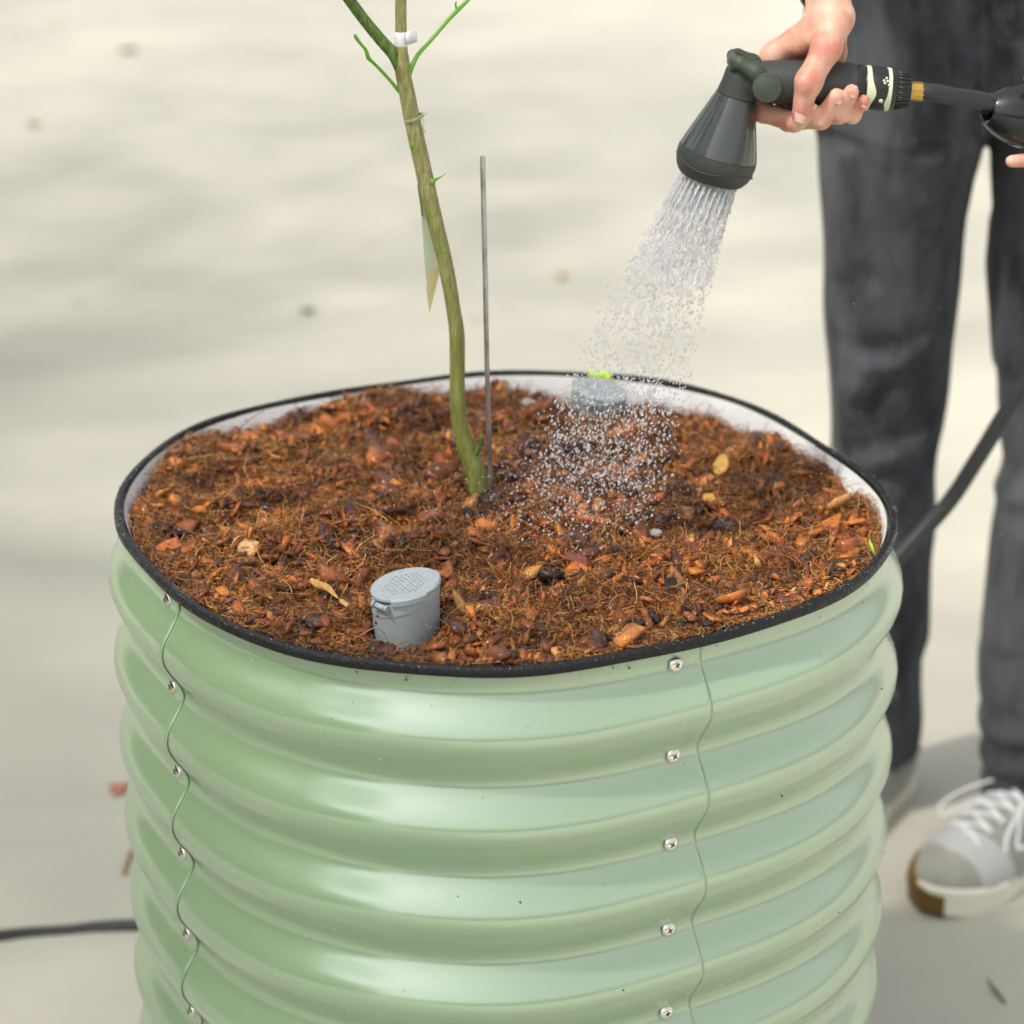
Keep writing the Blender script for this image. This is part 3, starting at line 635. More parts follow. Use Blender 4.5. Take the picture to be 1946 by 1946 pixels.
# ------------------------------------------------------------------ spray nozzle
YH = .05; KH = (at(1500, 160, YH)-CAM)@_F/FPX
def hp(px, py, d=0): return at(px, py, YH)+np.array([0, d*KH, 0])
noz = tag(empty('spray_nozzle', hp(1420, 160)), 'dark green garden spray head gripped in the hand, water pouring out', 'spray nozzle')
fc = hp(1350, 337); tc = hp(1415, 130); axd = tc-fc; axd /= np.linalg.norm(axd)
def lat(pr, name, m, parent=noz, seg=64, **kw): return MB().lathe(fc, axd, [(t*KH, r*KH) for t, r in pr], seg, **kw).obj(name, m, parent, auto=True)
lat([(6, 46), (2, 58), (-1, 62), (3, 66), (12, 72), (22, 75.5), (40, 78), (50.5, 77), (51.5, 75)], 'face_ring', M['rubber'])
lat([(51, 75.5), (52, 76.5), (66, 72.5), (84, 66.5), (104, 60), (124, 53), (143, 47), (156, 42.5), (166, 39), (167, 36)], 'bell', M['nozzle'])
lat([(166.5, 36), (167.5, 38), (190, 35), (212, 34), (222, 30), (227, 20), (228, 1)], 'neck', M['rubber'])
face = lat([(4, 58), (3, 58), (3, .1)], 'spray_face', M['black'])
pr = MB(); u = V(axd).orthogonal().normalized(); b = V(axd).cross(u); jets = []
for ring, cnt in ((8, 5), (20, 11), (32, 17), (44, 24), (54, 30)):
    for i in range(cnt):
        a = 2*pi*i/cnt+ring; O = V(fc)+(u*cos(a)+b*sin(a))*ring*KH
        pr.lathe(O+V(axd)*3*KH, -V(axd), [(0, 2.6*KH), (5*KH, 2.0*KH), (5.5*KH, 1.2*KH)], 8); jets.append((O-V(axd)*2*KH, ring, a))
pr.obj('jet_tips', M['rubber'], face)
# wavy line moulded in the face ring
wv = MB(); pts = []
for i in range(64):
    a = 2*pi*i/64; t_ = 26+5*sin(a*3+.5); r_ = 77.2; pts.append(V(fc)+V(axd)*t_*KH+(u*cos(a)+b*sin(a))*r_*KH)
wv.tube(pts+[pts[0]], .0006, 6, False); wv.obj('wavy_groove', M['rubber'], noz)
h0 = hp(1416, 152); h1 = hp(1732, 173); hx = h1-h0; HL = np.linalg.norm(hx); hx /= HL
def hl(pr, name, m, parent=noz, seg=56): return MB().lathe(h0, hx, [((x-1416)*KH, r*KH) for x, r in pr], seg).obj(name, m, parent, auto=True)
hl([(1404, 24), (1412, 35), (1440, 38), (1470, 41), (1500, 43), (1560, 44.5), (1600, 45.5), (1617, 45), (1624, 42), (1628, 41)], 'handle', M['rubber'])
hl([(1624, 40), (1626, 43), (1636, 43.5), (1640, 41), (1642, 42.5), (1696, 40), (1700, 37)], 'coupling', M['black'])
hl([(1699, 30), (1700, 35), (1728, 31), (1730, 26)], 'coupling_collar', M['black'], seg=26)
rb = MB(); ux = V(hx).orthogonal().normalized(); bx_ = V(hx).cross(ux)
for i in range(22):
    a = 2*pi*i/22; d = ux*cos(a)+bx_*sin(a); rb.tube([V(h0)+V(hx)*(1702-1416)*KH+d*35*KH, V(h0)+V(hx)*(1729-1416)*KH+d*31.5*KH], 2.2*KH, 6)
rb.obj('collar_ribs', M['black'], noz)
def band(xa, xb, name='cream_band'):
    vs = []; n = 72
    for i in range(n):
        a = 2*pi*i/n; d = ux*cos(a)+bx_*sin(a)
        for x in (xa(a), xb(a)):
            r_ = 42.6-(x-1642)*.045; vs.append(V(h0)+V(hx)*(x-1416)*KH+d*(r_+.5)*KH)
    MB().add(vs, [(2*i, 2*i+1, 2*((i+1) % n)+1, 2*((i+1) % n)) for i in range(n)]).obj(name, M['cream'], noz)
fa = atan2((V((0, -1, 0)).dot(bx_)), (V((0, -1, 0)).dot(ux)))      # angle that faces the camera
def lump(a, c_, w_): return math.exp(-(((a-c_+pi) % (2*pi)-pi)/w_)**2)
band(lambda a: 1643, lambda a: 1652+9*lump(a, fa, .45)+7*lump(a, fa+2.4, .5))
band(lambda a: 1684-5*lump(a, fa+.5, .35)-5*lump(a, fa-2, .4), lambda a: 1691)
dt = MB(); 
for da_, x, r_ in ((-.35, 1672, 4.2),):
    for s_ in (1, -1):
        d = ux*cos(fa+s_*abs(da_))+bx_*sin(fa+s_*abs(da_))
        if d.z < 0: dt.lathe(V(h0)+V(hx)*(x-1416)*KH+d*40*KH, d, [(0, r_*KH), (2.6*KH, r_*KH), (2.8*KH, .1*KH)], 14)
for q, (x, a_) in enumerate([(1674, .62), (1676, .50), (1679, .75), (1681, .60), (1684, .42)]):
    for s_ in (1, -1):
        d = ux*cos(fa+s_*a_)+bx_*sin(fa+s_*a_)
        if d.z > 0: dt.lathe(V(h0)+V(hx)*(x-1416)*KH+d*40*KH, d, [(0, 2.6*KH), (2.2*KH, 2.4*KH), (2.3*KH, .1*KH)], 10)
dt.obj('printed_marks', M['cream'], noz)
bh = MB(); bh.lathe(h0, hx, [((x-1416)*KH, r*KH) for x, r in ((1729, 15), (1730, 18.5), (1752, 18.5), (1757, 17), (1759, 14))], 10)
bh.obj('brass_ferrule', M['brass'], noz, smooth=False, bevel=.0004)
# flow lever: a yoke over the neck with a round knob towards the camera
def yoke(X, Y, Z):
    D = 9.
    for s_ in (-1, 1):
        D = np.minimum(D, chain(X, Y, Z, [hp(1452, 152, s_*40), hp(1432, 128, s_*40), hp(1404, 113, s_*34), hp(1394, 110, s_*24)], [21*KH, 17*KH, 13*KH, 10.5*KH], .002))
    D = smin(D, cap(X, Y, Z, hp(1394, 110, -26), hp(1394, 110, 26), 9.5*KH, 9.5*KH), .002)
    D = smin(D, cap(X, Y, Z, hp(1390, 122, -26), hp(1390, 122, 26), 7*KH, 7*KH), .002)
    return D
a_, b_ = hp(1370, 190, -60), hp(1475, 90, 60)
v, f = nets(yoke, (a_[0], a_[1], a_[2]-.0), (b_[0], b_[1], b_[2]+.004), .0011)
lev = link('flow_lever', fast_mesh('flow_lever', v, f, 4), M['olive'], noz)
MB().lathe(hp(1452, 155, -44), (0, -1, .12), [(0, 27*KH), (14*KH, 28*KH), (18*KH, 27*KH), (19.5*KH, 24*KH), (19.2*KH, 22*KH), (20*KH, 21*KH), (20*KH, .1*KH)], 48).obj('knob', M['olive'], lev, auto=True)
MB().lathe(hp(1452, 155, 42), (0, 1, 0), [(0, 27*KH), (16*KH, 27*KH), (19*KH, 24*KH), (20*KH, .1*KH)], 40).obj('knob', M['olive'], lev, auto=True)

# ------------------------------------------------------------------ hose: ferrule -> sleeve in other hand -> off to the right -> down behind the planter -> out to the left
hosep = [h0+hx*(1750-1416)*KH, h0+hx*(1775-1416)*KH, hp(1815, 186, 12), hp(1860, 195, 25), hp(1905, 212, 40), hp(1960, 250, 70), at(2040, 330, .24), at(2120, 430, .33), at(2130, 540, .40), at(2050, 640, .44),
         at(1946, 735, .45), at(1860, 868, .45), at(1800, 958, .45), at(1705, 1062, .44), at(1600, 1180, .42), np.array([.20, .40, .30]), np.array([.12, .42, .10]), np.array([.02, .46, .02]), np.array([-.12, .535, .009]), at(262, 1760, .533), at(130, 1771, .526), at(0, 1781, .512), at(-250, 1815, .46), at(-600, 1880, .30)]
hc = catmull(hosep, 10); o = MB().tube(hc, [0.0068+.0013*min(1, max(0, (i-50)/30)) for i in range(len(hc))], 18).obj('garden_hose', M['hose']); tag(o, 'black rubber hose running from the nozzle behind the planter and out left', 'hose')
# black rubber bell round the hose, held in the other hand
sv = hp(1950, 232, 62)
sax = np.array([.93, .30, -.20]); sax /= np.linalg.norm(sax)
sl = tag(empty('hose_sleeve', sv), 'glossy black bell-shaped sleeve round the hose at the right edge', 'hose fitting')
MB().lathe(sv-sax*72*KH, sax, [(14*KH, 20*KH), (0, 22*KH), (-2*KH, 27*KH), (3*KH, 32*KH), (22*KH, 45*KH), (50*KH, 58*KH), (80*KH, 64*KH), (110*KH, 62*KH), (140*KH, 50*KH), (160*KH, 34*KH), (168*KH, 20*KH)], 56, caps=False).obj('bell', mat('gloss_black', (.012, .014, .016), .16), sl, auto=True)

# ------------------------------------------------------------------ water
def drops(P, r, stretch, dirs, sub):
    import bmesh
    bm = bmesh.new(); bmesh.ops.create_icosphere(bm, subdivisions=sub, radius=1); bv = np.array([x.co[:] for x in bm.verts]); bf = np.array([[q.index for q in x.verts] for x in bm.faces]); bm.free()
    n = len(P); d = dirs/np.linalg.norm(dirs, axis=1)[:, None]
    al = bv@d.T                                        # verts x n
    v = bv[None]*r[:, None, None]+(al.T[:, :, None]*d[:, None, :])*(r*(stretch-1))[:, None, None]
    v = v+rng.normal(size=v.shape)*r[:, None, None]*.07
    return (v+P[:, None]).reshape(-1, 3), (bf[None]+np.arange(n)[:, None, None]*len(bv)).reshape(-1, 3)
PP = []; RRs = []; SS = []; DD = []
u3 = np.array(u); b3 = np.array(b)
for (O, ring, a) in jets:
    O = np.array(O); e = (O-fc)/KH; ax_ = e[0]/58; by = (e[1])/58
    land = onz(1096+145*ax_+rng.normal()*6, 1000, H-.01); land[1] += .09*by
    dlt = land-O
    n = int(62*(.6+.8*rng.random()))
    s = np.concatenate([rng.random(n), rng.random(int(n*.55))*.30])
    for q_ in s:
        P = O+np.array([dlt[0]*q_, dlt[1]*q_, dlt[2]*(.8*q_+.2*q_*q_)]); P = P+rng.normal(size=3)*(.0006+.0070*q_**1.6)
        PP.append(P); DD.append(dlt*np.array([1, 1, .9+.3*q_])); RRs.append((.00032+.00022*rng.random()) if q_ < .28 else (.00046+.00050*rng.random()**2)); SS.append(1+3.6*rng.random() if q_ < .3 else 1+(2.6-2.0*q_)*rng.random()**1.5)
m_ = MB()
v1, f1 = drops(np.array(PP), np.array(RRs), np.array(SS), np.array(DD), 2)
# thin unbroken strands right under the face
for (O, ring, a) in jets:
    O = np.array(O); e = (O-fc)/KH; land = onz(1096+145*e[0]/58, 1000, H-.01); land[1] += .09*e[1]/58; dlt = land-O; Ls = .03+.07*rng.random()
    m_.tube([O+dlt*q_*np.array([1, 1, .8+.2*q_]) for q_ in np.linspace(0, Ls*2.2, 7)], [.00045*(1+.25*sin(i*2.3+ring)) for i in range(7)], 8)
v2 = np.array(m_.v); 
# splashes above the mulch
n = 2000; c0 = onz(1098, 985, H-.01); P = np.stack([c0[0]+rng.normal(size=n)*.045, c0[1]+.02+rng.normal(size=n)*.055, np.zeros(n)], 1); P[:, 2] = hm(P[:, 0], P[:, 1])+.003+.055*rng.random(n)**1.8
v3, f3 = drops(P, .00026+.0004*rng.random(n)**2, 1+.6*rng.random(n), rng.normal(size=(n, 3)), 1)
n = 420; P = np.stack([rng.uniform(-.40, .50, n), rng.uniform(-.25, .45, n), rng.uniform(H-.30, H+.20, n)], 1); P = P[(P[:, 2] > H+.004) | (np.hypot(P[:, 0], P[:, 1]) > .34)]; n = len(P)
v4, f4 = drops(P, .00018+.00026*rng.random(n), np.ones(n), rng.normal(size=(n, 3)), 1)
allv = np.concatenate([v1, v3, v4]); allf = np.concatenate([f1, f3+len(v1), f4+len(v1)+len(v3)])
o = link('water_spray', fast_mesh('water_spray', allv, allf, 3), M['spray']); tag(o, 'clear water drops falling from the nozzle onto the mulch', 'water spray', kind='stuff')
o = m_.obj('water_jets', M['spray']); tag(o, 'fine water streams just under the spray head', 'water jets', kind='stuff')
# beads of water resting on trim, lid and paint
bd = []; br = []
E3 = __import__('mathutils').Euler((radians(2), radians(-9.65), 0)).to_matrix(); up = np.array(E3 @ Vector((0, 0, 1)))
for i in range(200):
    a = rng.random()*2*pi; r_ = .0245*sqrt(rng.random()); P = tubeP+np.array(E3 @ Vector((r_*cos(a), r_*sin(a), .0015))); bd.append(P); br.append(.0003+.00075*rng.random()**3)
for i in range(150):
    a = -pi/2+rng.normal()*.9; z_ = -.002-.035*rng.random(); P = tubeP+np.array(E3 @ Vector((.0246*cos(a+.5), .0246*sin(a+.5), z_))); bd.append(P); br.append(.00022+.0004*rng.random()**2)
for i in range(900):
    t = rng.random()*2*pi; P = RP(t, rng.uniform(-.0035, .0042), H+.0004); bd.append(P); br.append(.00022+.00035*rng.random()**2)
for i in range(520):
    t = radians(rng.uniform(190, 360)); d = rng.random()**1.5*.3+.012; P = RP(t, float(prof(d))+.0006, H-d); bd.append(P); br.append(.0003+.0009*rng.random()**4)
v, f = drops(np.array(bd), np.array(br), np.ones(len(bd)), rng.normal(size=(len(bd), 3)), 1)
o = link('water_beads', fast_mesh('water_beads', v, f, 3), M['bead']); tag(o, 'small beads of water on lid, rim trim and green paint', 'water beads', kind='stuff')

# crumbs of soil stuck to trim, paint and tube
cr = []; 
for i in range(130):
    t = radians(rng.uniform(285, 350)) if i < 40 else rng.random()*2*pi; cr.append(RP(t, rng.uniform(-.002, .0035), H+.0003) if i % 3 else RP(t, float(prof(.012))+.001, H-.009-.006*rng.random()))
for i in range(20):
    t = radians(rng.uniform(195, 355)); d = .015+.33*rng.random(); cr.append(RP(t, float(prof(d))+.0005, H-d))
for i in range(26):
    a = rng.random()*2*pi; cr.append(tubeP+np.array([.0242*cos(a), .0242*sin(a), -.012-.022*rng.random()]))
v, f = drops(np.array(cr), .00022+.0007*rng.random(len(cr))**3, 1+1.2*rng.random(len(cr)), rng.normal(size=(len(cr), 3)), 1)
o = link('soil_crumbs', fast_mesh('soil_crumbs', v, f, 3), M['darkbark']); tag(o, 'tiny crumbs of soil stuck to trim and paint', 'soil crumbs', kind='stuff')

# ------------------------------------------------------------------ person
HIPY = .76
person = tag(empty('person', (.50, .80, 0)), 'person in dark grey jeans and grey sneakers watering the planter', 'person')
def W(l): return [hp(*p) for p in l]
FING = {
 'thumb':  ([(1592, 40, 6), (1566, 86, -34), (1530, 142, -60), (1516, 200, -56)], [27, 27, 24.5, 17.5]),
 'index':  ([(1474, 118, 52), (1447, 170, 56), (1452, 219, 26), (1506, 224, -34), (1540, 199, -50)], [24, 21, 19.5, 18.5, 13]),
 'middle': ([(1512, 108, 62), (1492, 180, 62), (1500, 237, 26), (1556, 216, -44), (1583, 170, -58)], [24, 20, 18, 18.5, 15.5]),
 'ring':   ([(1552, 106, 64), (1538, 180, 62), (1543, 231, 24), (1590, 207, -42), (1611, 161, -58)], [24, 19, 17.5, 17.5, 14.5]),
 'little': ([(1592, 112, 58), (1582, 180, 54), (1585, 219, 20), (1616, 212, -32), (1634, 181, -50)], [22, 17, 15, 15, 12.5])}
WR = hp(1580, 36, 20)
def hand(X, Y, Z):
    D = None
    for k_, (p, r) in FING.items():
        if k_ == 'thumb': continue
        p = W(p); r = [q_*KH for q_ in r]
        c_ = chain(X, Y, Z, p, r, .0035); D = c_ if D is None else smin(D, c_, .0011)
    # palm behind the handle
    palm = None
    for k_ in ('index', 'middle', 'ring', 'little'):
        p, r = FING[k_]; c_ = cap(X, Y, Z, hp(1580+(p[0][0]-1540)*.18, 45, 28), hp(*p[0]), 27*KH, r[0]*KH*1.02); palm = c_ if palm is None else smin(palm, c_, .006)
    D = smin(D, palm, .005)
    p, r = FING['thumb']; th_ = chain(X, Y, Z, W(p), [q_*KH for q_ in r], .005)
    # knuckle swell, web between thumb and palm
    web = cap(X, Y, Z, hp(1570, 62, -6), hp(1530, 92, 26), 20*KH, 16*KH)
    th_ = smin(th_, web, .009)
    D = smin(D, th_, .004) if False else np.minimum(smin(D, web, .008), th_)
    D = smin(D, cap(X, Y, Z, hp(1590, 40, 8), hp(1560, 70, 20), 28*KH, 24*KH), .008)
    for dx in (-1, 1):
        wr = cap(X, Y, Z, hp(1580+dx*14, 30, 22), hp(1576+dx*17, -120, 240), 29*KH, 33*KH); D = smin(D, wr, .008)
    # creases at the thumb joint
    tj = hp(1528, 140, -60)
    for q_ in (-7, -1, 6):
        cz = tj[2]+q_*KH; msk = np.exp(-((X-tj[0])/.008)**2)*(Y < tj[1]); D = D+.0005*np.exp(-((Z-cz-.2*(X-tj[0]))/.0007)**2)*msk
    return D+.00018*wav(X, Y, Z, 300, 9)
lo = hp(1405, 275, -110); hi = hp(1665, -70, 150)
v, f = nets(hand, (lo[0], lo[1], lo[2]-.008), (hi[0], hi[1]+.02, hi[2]+.03), .00125)
vs = [v]; fs = [f]; k = len(v)
# other hand at the right edge
def hand2(X, Y, Z):
    P = lambda x, y, d: hp(x, y, d+62); D = None
    for (a1, b1, c1, r1) in [((2030, 285, 60), (1985, 316, -10), (1924, 309, -52), 15), ((2040, 300, 40), (2000, 335, -20), (1962, 332, -58), 14.5), ((2060, 310, 30), (2040, 350, -20), (2005, 352, -50), 14)]:
        c_ = chain(X, Y, Z, [P(*a1), P(*b1), P(*c1)], [(r1+3)*KH, (r1+1)*KH, (r1-3)*KH], .003); D = c_ if D is None else smin(D, c_, .001)
    th_ = chain(X, Y, Z, [P(2060, 180, 10), P(2010, 150, -30), P(1962, 152, -48)], [24*KH, 20*KH, 14*KH], .004); D = np.minimum(D, th_)
    D = smin(D, cap(X, Y, Z, P(2060, 180, 10), P(2050, 300, 50), 30*KH, 28*KH), .006)
    D = smin(D, cap(X, Y, Z, P(2065, 240, 35), P(2150, 120, 200), 36*KH, 34*KH), .008)
    return D
lo = hp(1900, 380, -20); hi = hp(2190, 60, 300)
v, f = nets(hand2, (lo[0], lo[1], lo[2]-.01), (hi[0], hi[1], hi[2]+.02), .0020)
vs.append(v); fs.append(f+k); k += len(v)
# forearms, neck, head and torso (mostly above the picture)
HX = .47
SH_R = np.array([HX-.19, HIPY+.0, 1.30]); SH_L = np.array([HX+.19, HIPY, 1.30])
E_R = hp(1574, -120, 240)+np.array([.03, .22, .03]); E_L = np.array([HX+.27, HIPY-.08, 1.12])
WR_R = hp(1577, -100, 215); WR_L = hp(2150, 120, 260)
def rest(X, Y, Z):
    D = chain(X, Y, Z, [WR_R, E_R, SH_R], [.019, .032, .045], .01)
    D = np.minimum(D, chain(X, Y, Z, [WR_L, E_L, SH_L], [.020, .034, .045], .01))
    D = smin(D, chain(X, Y, Z, [(HX, HIPY+.02, .92), (HX, HIPY+.03, 1.12), (HX, HIPY+.01, 1.28)], [.10, .095, .085], .04), .04)
    D = smin(D, cap(X, Y, Z, (HX-.13, HIPY, 1.31), (HX+.13, HIPY, 1.31), .06, .06), .04)
    D = smin(D, cap(X, Y, Z, (HX, HIPY, 1.33), (HX-.01, HIPY-.04, 1.47), .05, .05), .02)
    h_ = ell(X, Y, Z, (HX-.02, HIPY-.07, 1.56), (.074, .092, .112)); h_ = smin(h_, ell(X, Y, Z, (HX-.02, HIPY-.12, 1.50), (.045, .05, .05)), .02)
    h_ = smin(h_, cap(X, Y, Z, (HX-.02, HIPY-.155, 1.57), (HX-.02, HIPY-.18, 1.535), .007, .012), .01)
    for s_ in (-1, 1):
        h_ = np.maximum(h_, -ell(X, Y, Z, (HX-.02+s_*.03, HIPY-.168, 1.565), (.014, .012, .008)))
        h_ = smin(h_, ell(X, Y, Z, (HX-.02+s_*.03, HIPY-.150, 1.565), (.012, .012, .012)), .002)
        h_ = smin(h_, ell(X, Y, Z, (HX-.02+s_*.076, HIPY-.06, 1.555), (.008, .016, .026)), .004)
    h_ = smin(h_, cap(X, Y, Z, (HX-.042, HIPY-.158, 1.508), (HX+.002, HIPY-.158, 1.508), .005, .005), .004)
    return smin(D, h_, .015)
v, f = nets(rest, (.12, -.0, .88), (.95, 1.0, 1.70), .007); vs.append(v); fs.append(f+k)
body = link('body', fast_mesh('body', np.concatenate(vs), np.concatenate(fs), 4), M['skin'], person)
# fingernails
def nail(P, nrm, up_, w_, h_, free=False):
    n_ = V(nrm).normalized(); u_ = V(up_); u_ = (u_-n_*u_.dot(n_)).normalized(); s_ = u_.cross(n_); vs = []; R_, C_ = 9, 9
    for i in range(R_):
        t = -1+2*i/(R_-1); ww = w_*(1-.30*max(0, t)**3-.12*max(0, -t)**4) if abs(t) < 1 else w_*.62
        for j in range(C_):
            a = -1+2*j/(C_-1); vs.append(V(P)+s_*(a*ww/2)+u_*(t*h_/2)+n_*(-.45*w_*.5*a*a-.10*h_*.5*t*t))
    o = MB().add(vs, [(i*C_+j, i*C_+j+1, (i+1)*C_+j+1, (i+1)*C_+j) for i in range(R_-1) for j in range(C_-1)]).obj('fingernail', [M['nail'], M['nailtip']], body)
    if free:
        for i, p in enumerate(o.data.polygons):
            if i//(C_-1) >= R_-2: p.material_index = 1
    sd_ = o.modifiers.new('t', 'SOLIDIFY'); sd_.thickness = .0004; sd_.offset = 0
nail(hp(1515, 199, -56-17.3), (.02, -1, .15), (-.15, 0, -1), 24*KH, 36*KH, True)
nail(hp(1541, 190, -50-11), (.35, -1, .3), (.6, 0, .5), 13*KH, 15*KH)
nail(hp(1590, 172, -58-12.5), (.55, -1, .1), (.35, 0, 1), 17*KH, 25*KH)
nail(hp(1617, 160, -58-11.5), (.55, -1, .1), (.3, 0, 1), 16*KH, 25*KH)
nail(hp(1638, 182, -50-9.5), (.6, -1, .1), (.3, 0, 1), 14*KH, 21*KH)
# jeans
SA = [(265, 1556, 1872), (330, 1557, 1848), (400, 1560, 1833), (500, 1563, 1821), (600, 1569, 1813), (700, 1578, 1803), (800, 1583, 1793), (850, 1582, 1783), (900, 1580, 1777), (1000, 1572, 1778), (1100, 1566, 1772), (1200, 1564, 1767), (1250, 1562, 1755), (1300, 1562, 1752), (1350, 1566, 1752), (1412, 1572, 1742), (1440, 1572, 1740)]
SB = [(265, 1882, 2170), (330, 1885, 2165), (400, 1889, 2160), (430, 1882, 2155), (500, 1879, 2150), (600, 1885, 2145), (700, 1894, 2145), (800, 1899, 2140), (880, 1905, 2135), (950, 1889, 2125), (1050, 1878, 2105), (1200, 1863, 2085), (1300, 1858, 2075), (1400, 1862, 2068), (1460, 1866, 2064), (1515, 1869, 2060), (1540, 1869, 2060)]
def legtab(S, ytop, ybot):
    out = []
    for i, (py, a, b_) in enumerate(S):
        t = (py-265)/(1500-265); y = ytop+(ybot-ytop)*t; p0 = at(a, py, y); p1 = at(b_, py, y); out.append((p0[2], (p0[0]+p1[0])/2, (p1[0]-p0[0])/2, y))
    return np.array(out[::-1])
TA = legtab(SA, HIPY, .835); TB = legtab(SB, HIPY, .715)
zA0 = TA[1][0]; zB0 = TB[1][0]
pa = at(1552, 150, HIPY); pb = at(2190, 150, HIPY)
folds = [((1600, 760), (1790, 640)), ((1590, 830), (1650, 700)), ((1700, 880), (1790, 830)), ((1640, 1200), (1760, 1150)), ((1600, 1330), (1750, 1290)), ((1880, 960), (1990, 900)), ((1870, 1440), (2050, 1400)), ((1870, 1380), (2000, 1350)), ((1860, 60), (1780, 200)), ((1900, 60), (2010, 190)), ((1700, 960), (1720, 1260)), ((1900, 1200), (1920, 1000)), ((1640, 560), (1625, 850)), ((1600, 300), (1610, 520)), ((1760, 300), (1840, 270)), ((1650, 900), (1770, 860)), ((1620, 700), (1700, 690)), ((1930, 430), (1900, 700)), ((1660, 1380), (1750, 1350)), ((1880, 1490), (2040, 1470))]
seams = [[(1857, -60), (1857, 30), (1857, 150), (1862, 250)], [(1875, -60), (1880, 10), (1905, 60), (1930, 40), (1945, -20), (1948, -80)]]
def seg2(X, Z, a, b_):
    d = b_-a; t = np.clip(((X-a[0])*d[0]+(Z-a[1])*d[1])/(d@d), 0, 1); return np.hypot(X-a[0]-t*d[0], Z-a[1]-t*d[1])
def jeans(X, Y, Z):
    def leg(T, zend):
        cx = np.interp(Z, T[:, 0], T[:, 1]); a = np.interp(Z, T[:, 0], T[:, 2]); y0 = np.interp(Z, T[:, 0], T[:, 3]); b_ = a*1.12
        q_ = np.sqrt(((X-cx)/a)**2+((Y-y0)/b_)**2); d = (q_-1)*a; return np.maximum(d, zend-Z)
    D = smin(leg(TA, zA0), leg(TB, zB0), .012)
    pc = (pa[0]+pb[0])/2; a = (pb[0]-pa[0])/2*(1-.35*np.clip(Z-.95, 0, .2)); zc = at(1865, 262, HIPY)[2]
    pel = (np.sqrt(((X-pc)/a)**2+((Y-HIPY-.012)/.105)**2)-1)*.105; pel = np.maximum(pel, zc+.035-Z); pel = np.maximum(pel, Z-1.08)
    D = smin(D, pel, .05)
    front = (Y < HIPY)
    for (a1, a2) in folds:
        p, r_ = at(*a1, HIPY-.05), at(*a2, HIPY-.05); dd = seg2(X, Z, np.array([p[0], p[2]]), np.array([r_[0], r_[2]])); D = D-.0040*np.exp(-(dd/.011)**2)*front+.0020*np.exp(-((dd-.022)/.012)**2)*front
    for sm_ in seams:
        for i in range(len(sm_)-1):
            p, r_ = at(*sm_[i], HIPY-.08), at(*sm_[i+1], HIPY-.08); dd = seg2(X, Z, np.array([p[0], p[2]]), np.array([r_[0], r_[2]])); D = D-.0030*np.exp(-(dd/.0035)**2)*front+.002*np.exp(-((dd-.007)/.003)**2)*front
    return D+.0020*wav(X, Y, Z*.5, 34, 21)+.0011*wav(X, Y, Z*.6, 110, 22)
v, f = nets(jeans, (.26, .58, .05), (.80, .96, 1.10), .0042)
jn = link('jeans', fast_mesh('jeans', v, f, 4), M['denim'], person)
fr = MB()
for T, zz in ((TA, zA0), (TB, zB0)):
    cx, a, y0 = [np.interp(zz, T[:, 0], T[:, i]) for i in (1, 2, 3)]
    for hh, rr_ in ((.003, .0022), (.022, .0012)):
        pts = [(cx+cos(t)*(a+.0005), y0+sin(t)*(a*1.12+.0005), zz+hh+.002*sin(5*t)) for t in np.linspace(0, 2*pi, 60)]; fr.tube(pts, rr_, 6, False)
    for i in range(150):
        t = rng.random()*2*pi; P = np.array([cx+cos(t)*a, y0+sin(t)*a*1.12, zz+.004]); fr.tube([P, P+rng.normal(size=3)*[.003, .003, .001]+np.array([0, 0, -.009])], .0006, 4)
fr.obj('frayed_hem', M['fray'], jn)
# jacket and sleeves (only the cuff shows)
def jacket(X, Y, Z):
    D = chain(X, Y, Z, [WR_R+(E_R-WR_R)*.0, E_R, SH_R], [.027, .045, .058], .01)
    D = np.minimum(D, chain(X, Y, Z, [WR_L, E_L, SH_L], [.030, .046, .058], .01))
    D = smin(D, chain(X, Y, Z, [(HX, HIPY+.01, 1.08), (HX, HIPY+.02, 1.28)], [.145, .125], .04), .04)
    D = smin(D, cap(X, Y, Z, (HX-.13, HIPY, 1.30), (HX+.13, HIPY, 1.30), .075, .075), .03)
    return D
v, f = nets(jacket, (.10, -.05, .95), (.98, 1.0, 1.42), .007); jk = link('jacket', fast_mesh('jacket', v, f, 4), M['jacket'], person)
c0 = hp(1579, -4, 62); c1 = hp(1577, -100, 215); ca = c1-c0; cl_ = np.linalg.norm(ca)
MB().lathe(c0, ca, [(.006, 46*KH), (0, 49*KH), (-.001, 53*KH), (.004, 55*KH), (.03, 58*KH), (cl_, 66*KH)], 40, caps=False).obj('cuff', [M['jacket']], jk)
MB().lathe(c0, ca, [(-.0006, 50*KH), (-.0022, 52*KH), (-.0006, 54*KH)], 40, caps=False).obj('cuff_edge', M['lining'], jk)
hr = lambda X, Y, Z: np.maximum(smin(ell(X, Y, Z, (HX-.02, HIPY-.055, 1.575), (.088, .105, .115)), cap(X, Y, Z, (HX, HIPY+.02, 1.55), (HX, HIPY+.05, 1.36), .07, .05), .03), -ell(X, Y, Z, (HX-.02, HIPY-.175, 1.53), (.07, .08, .095)))
v, f = nets(hr, (.30, .45, 1.28), (.65, 1.0, 1.72), .006); link('hair', fast_mesh('hair', v, f, 4), M['hair'], person)
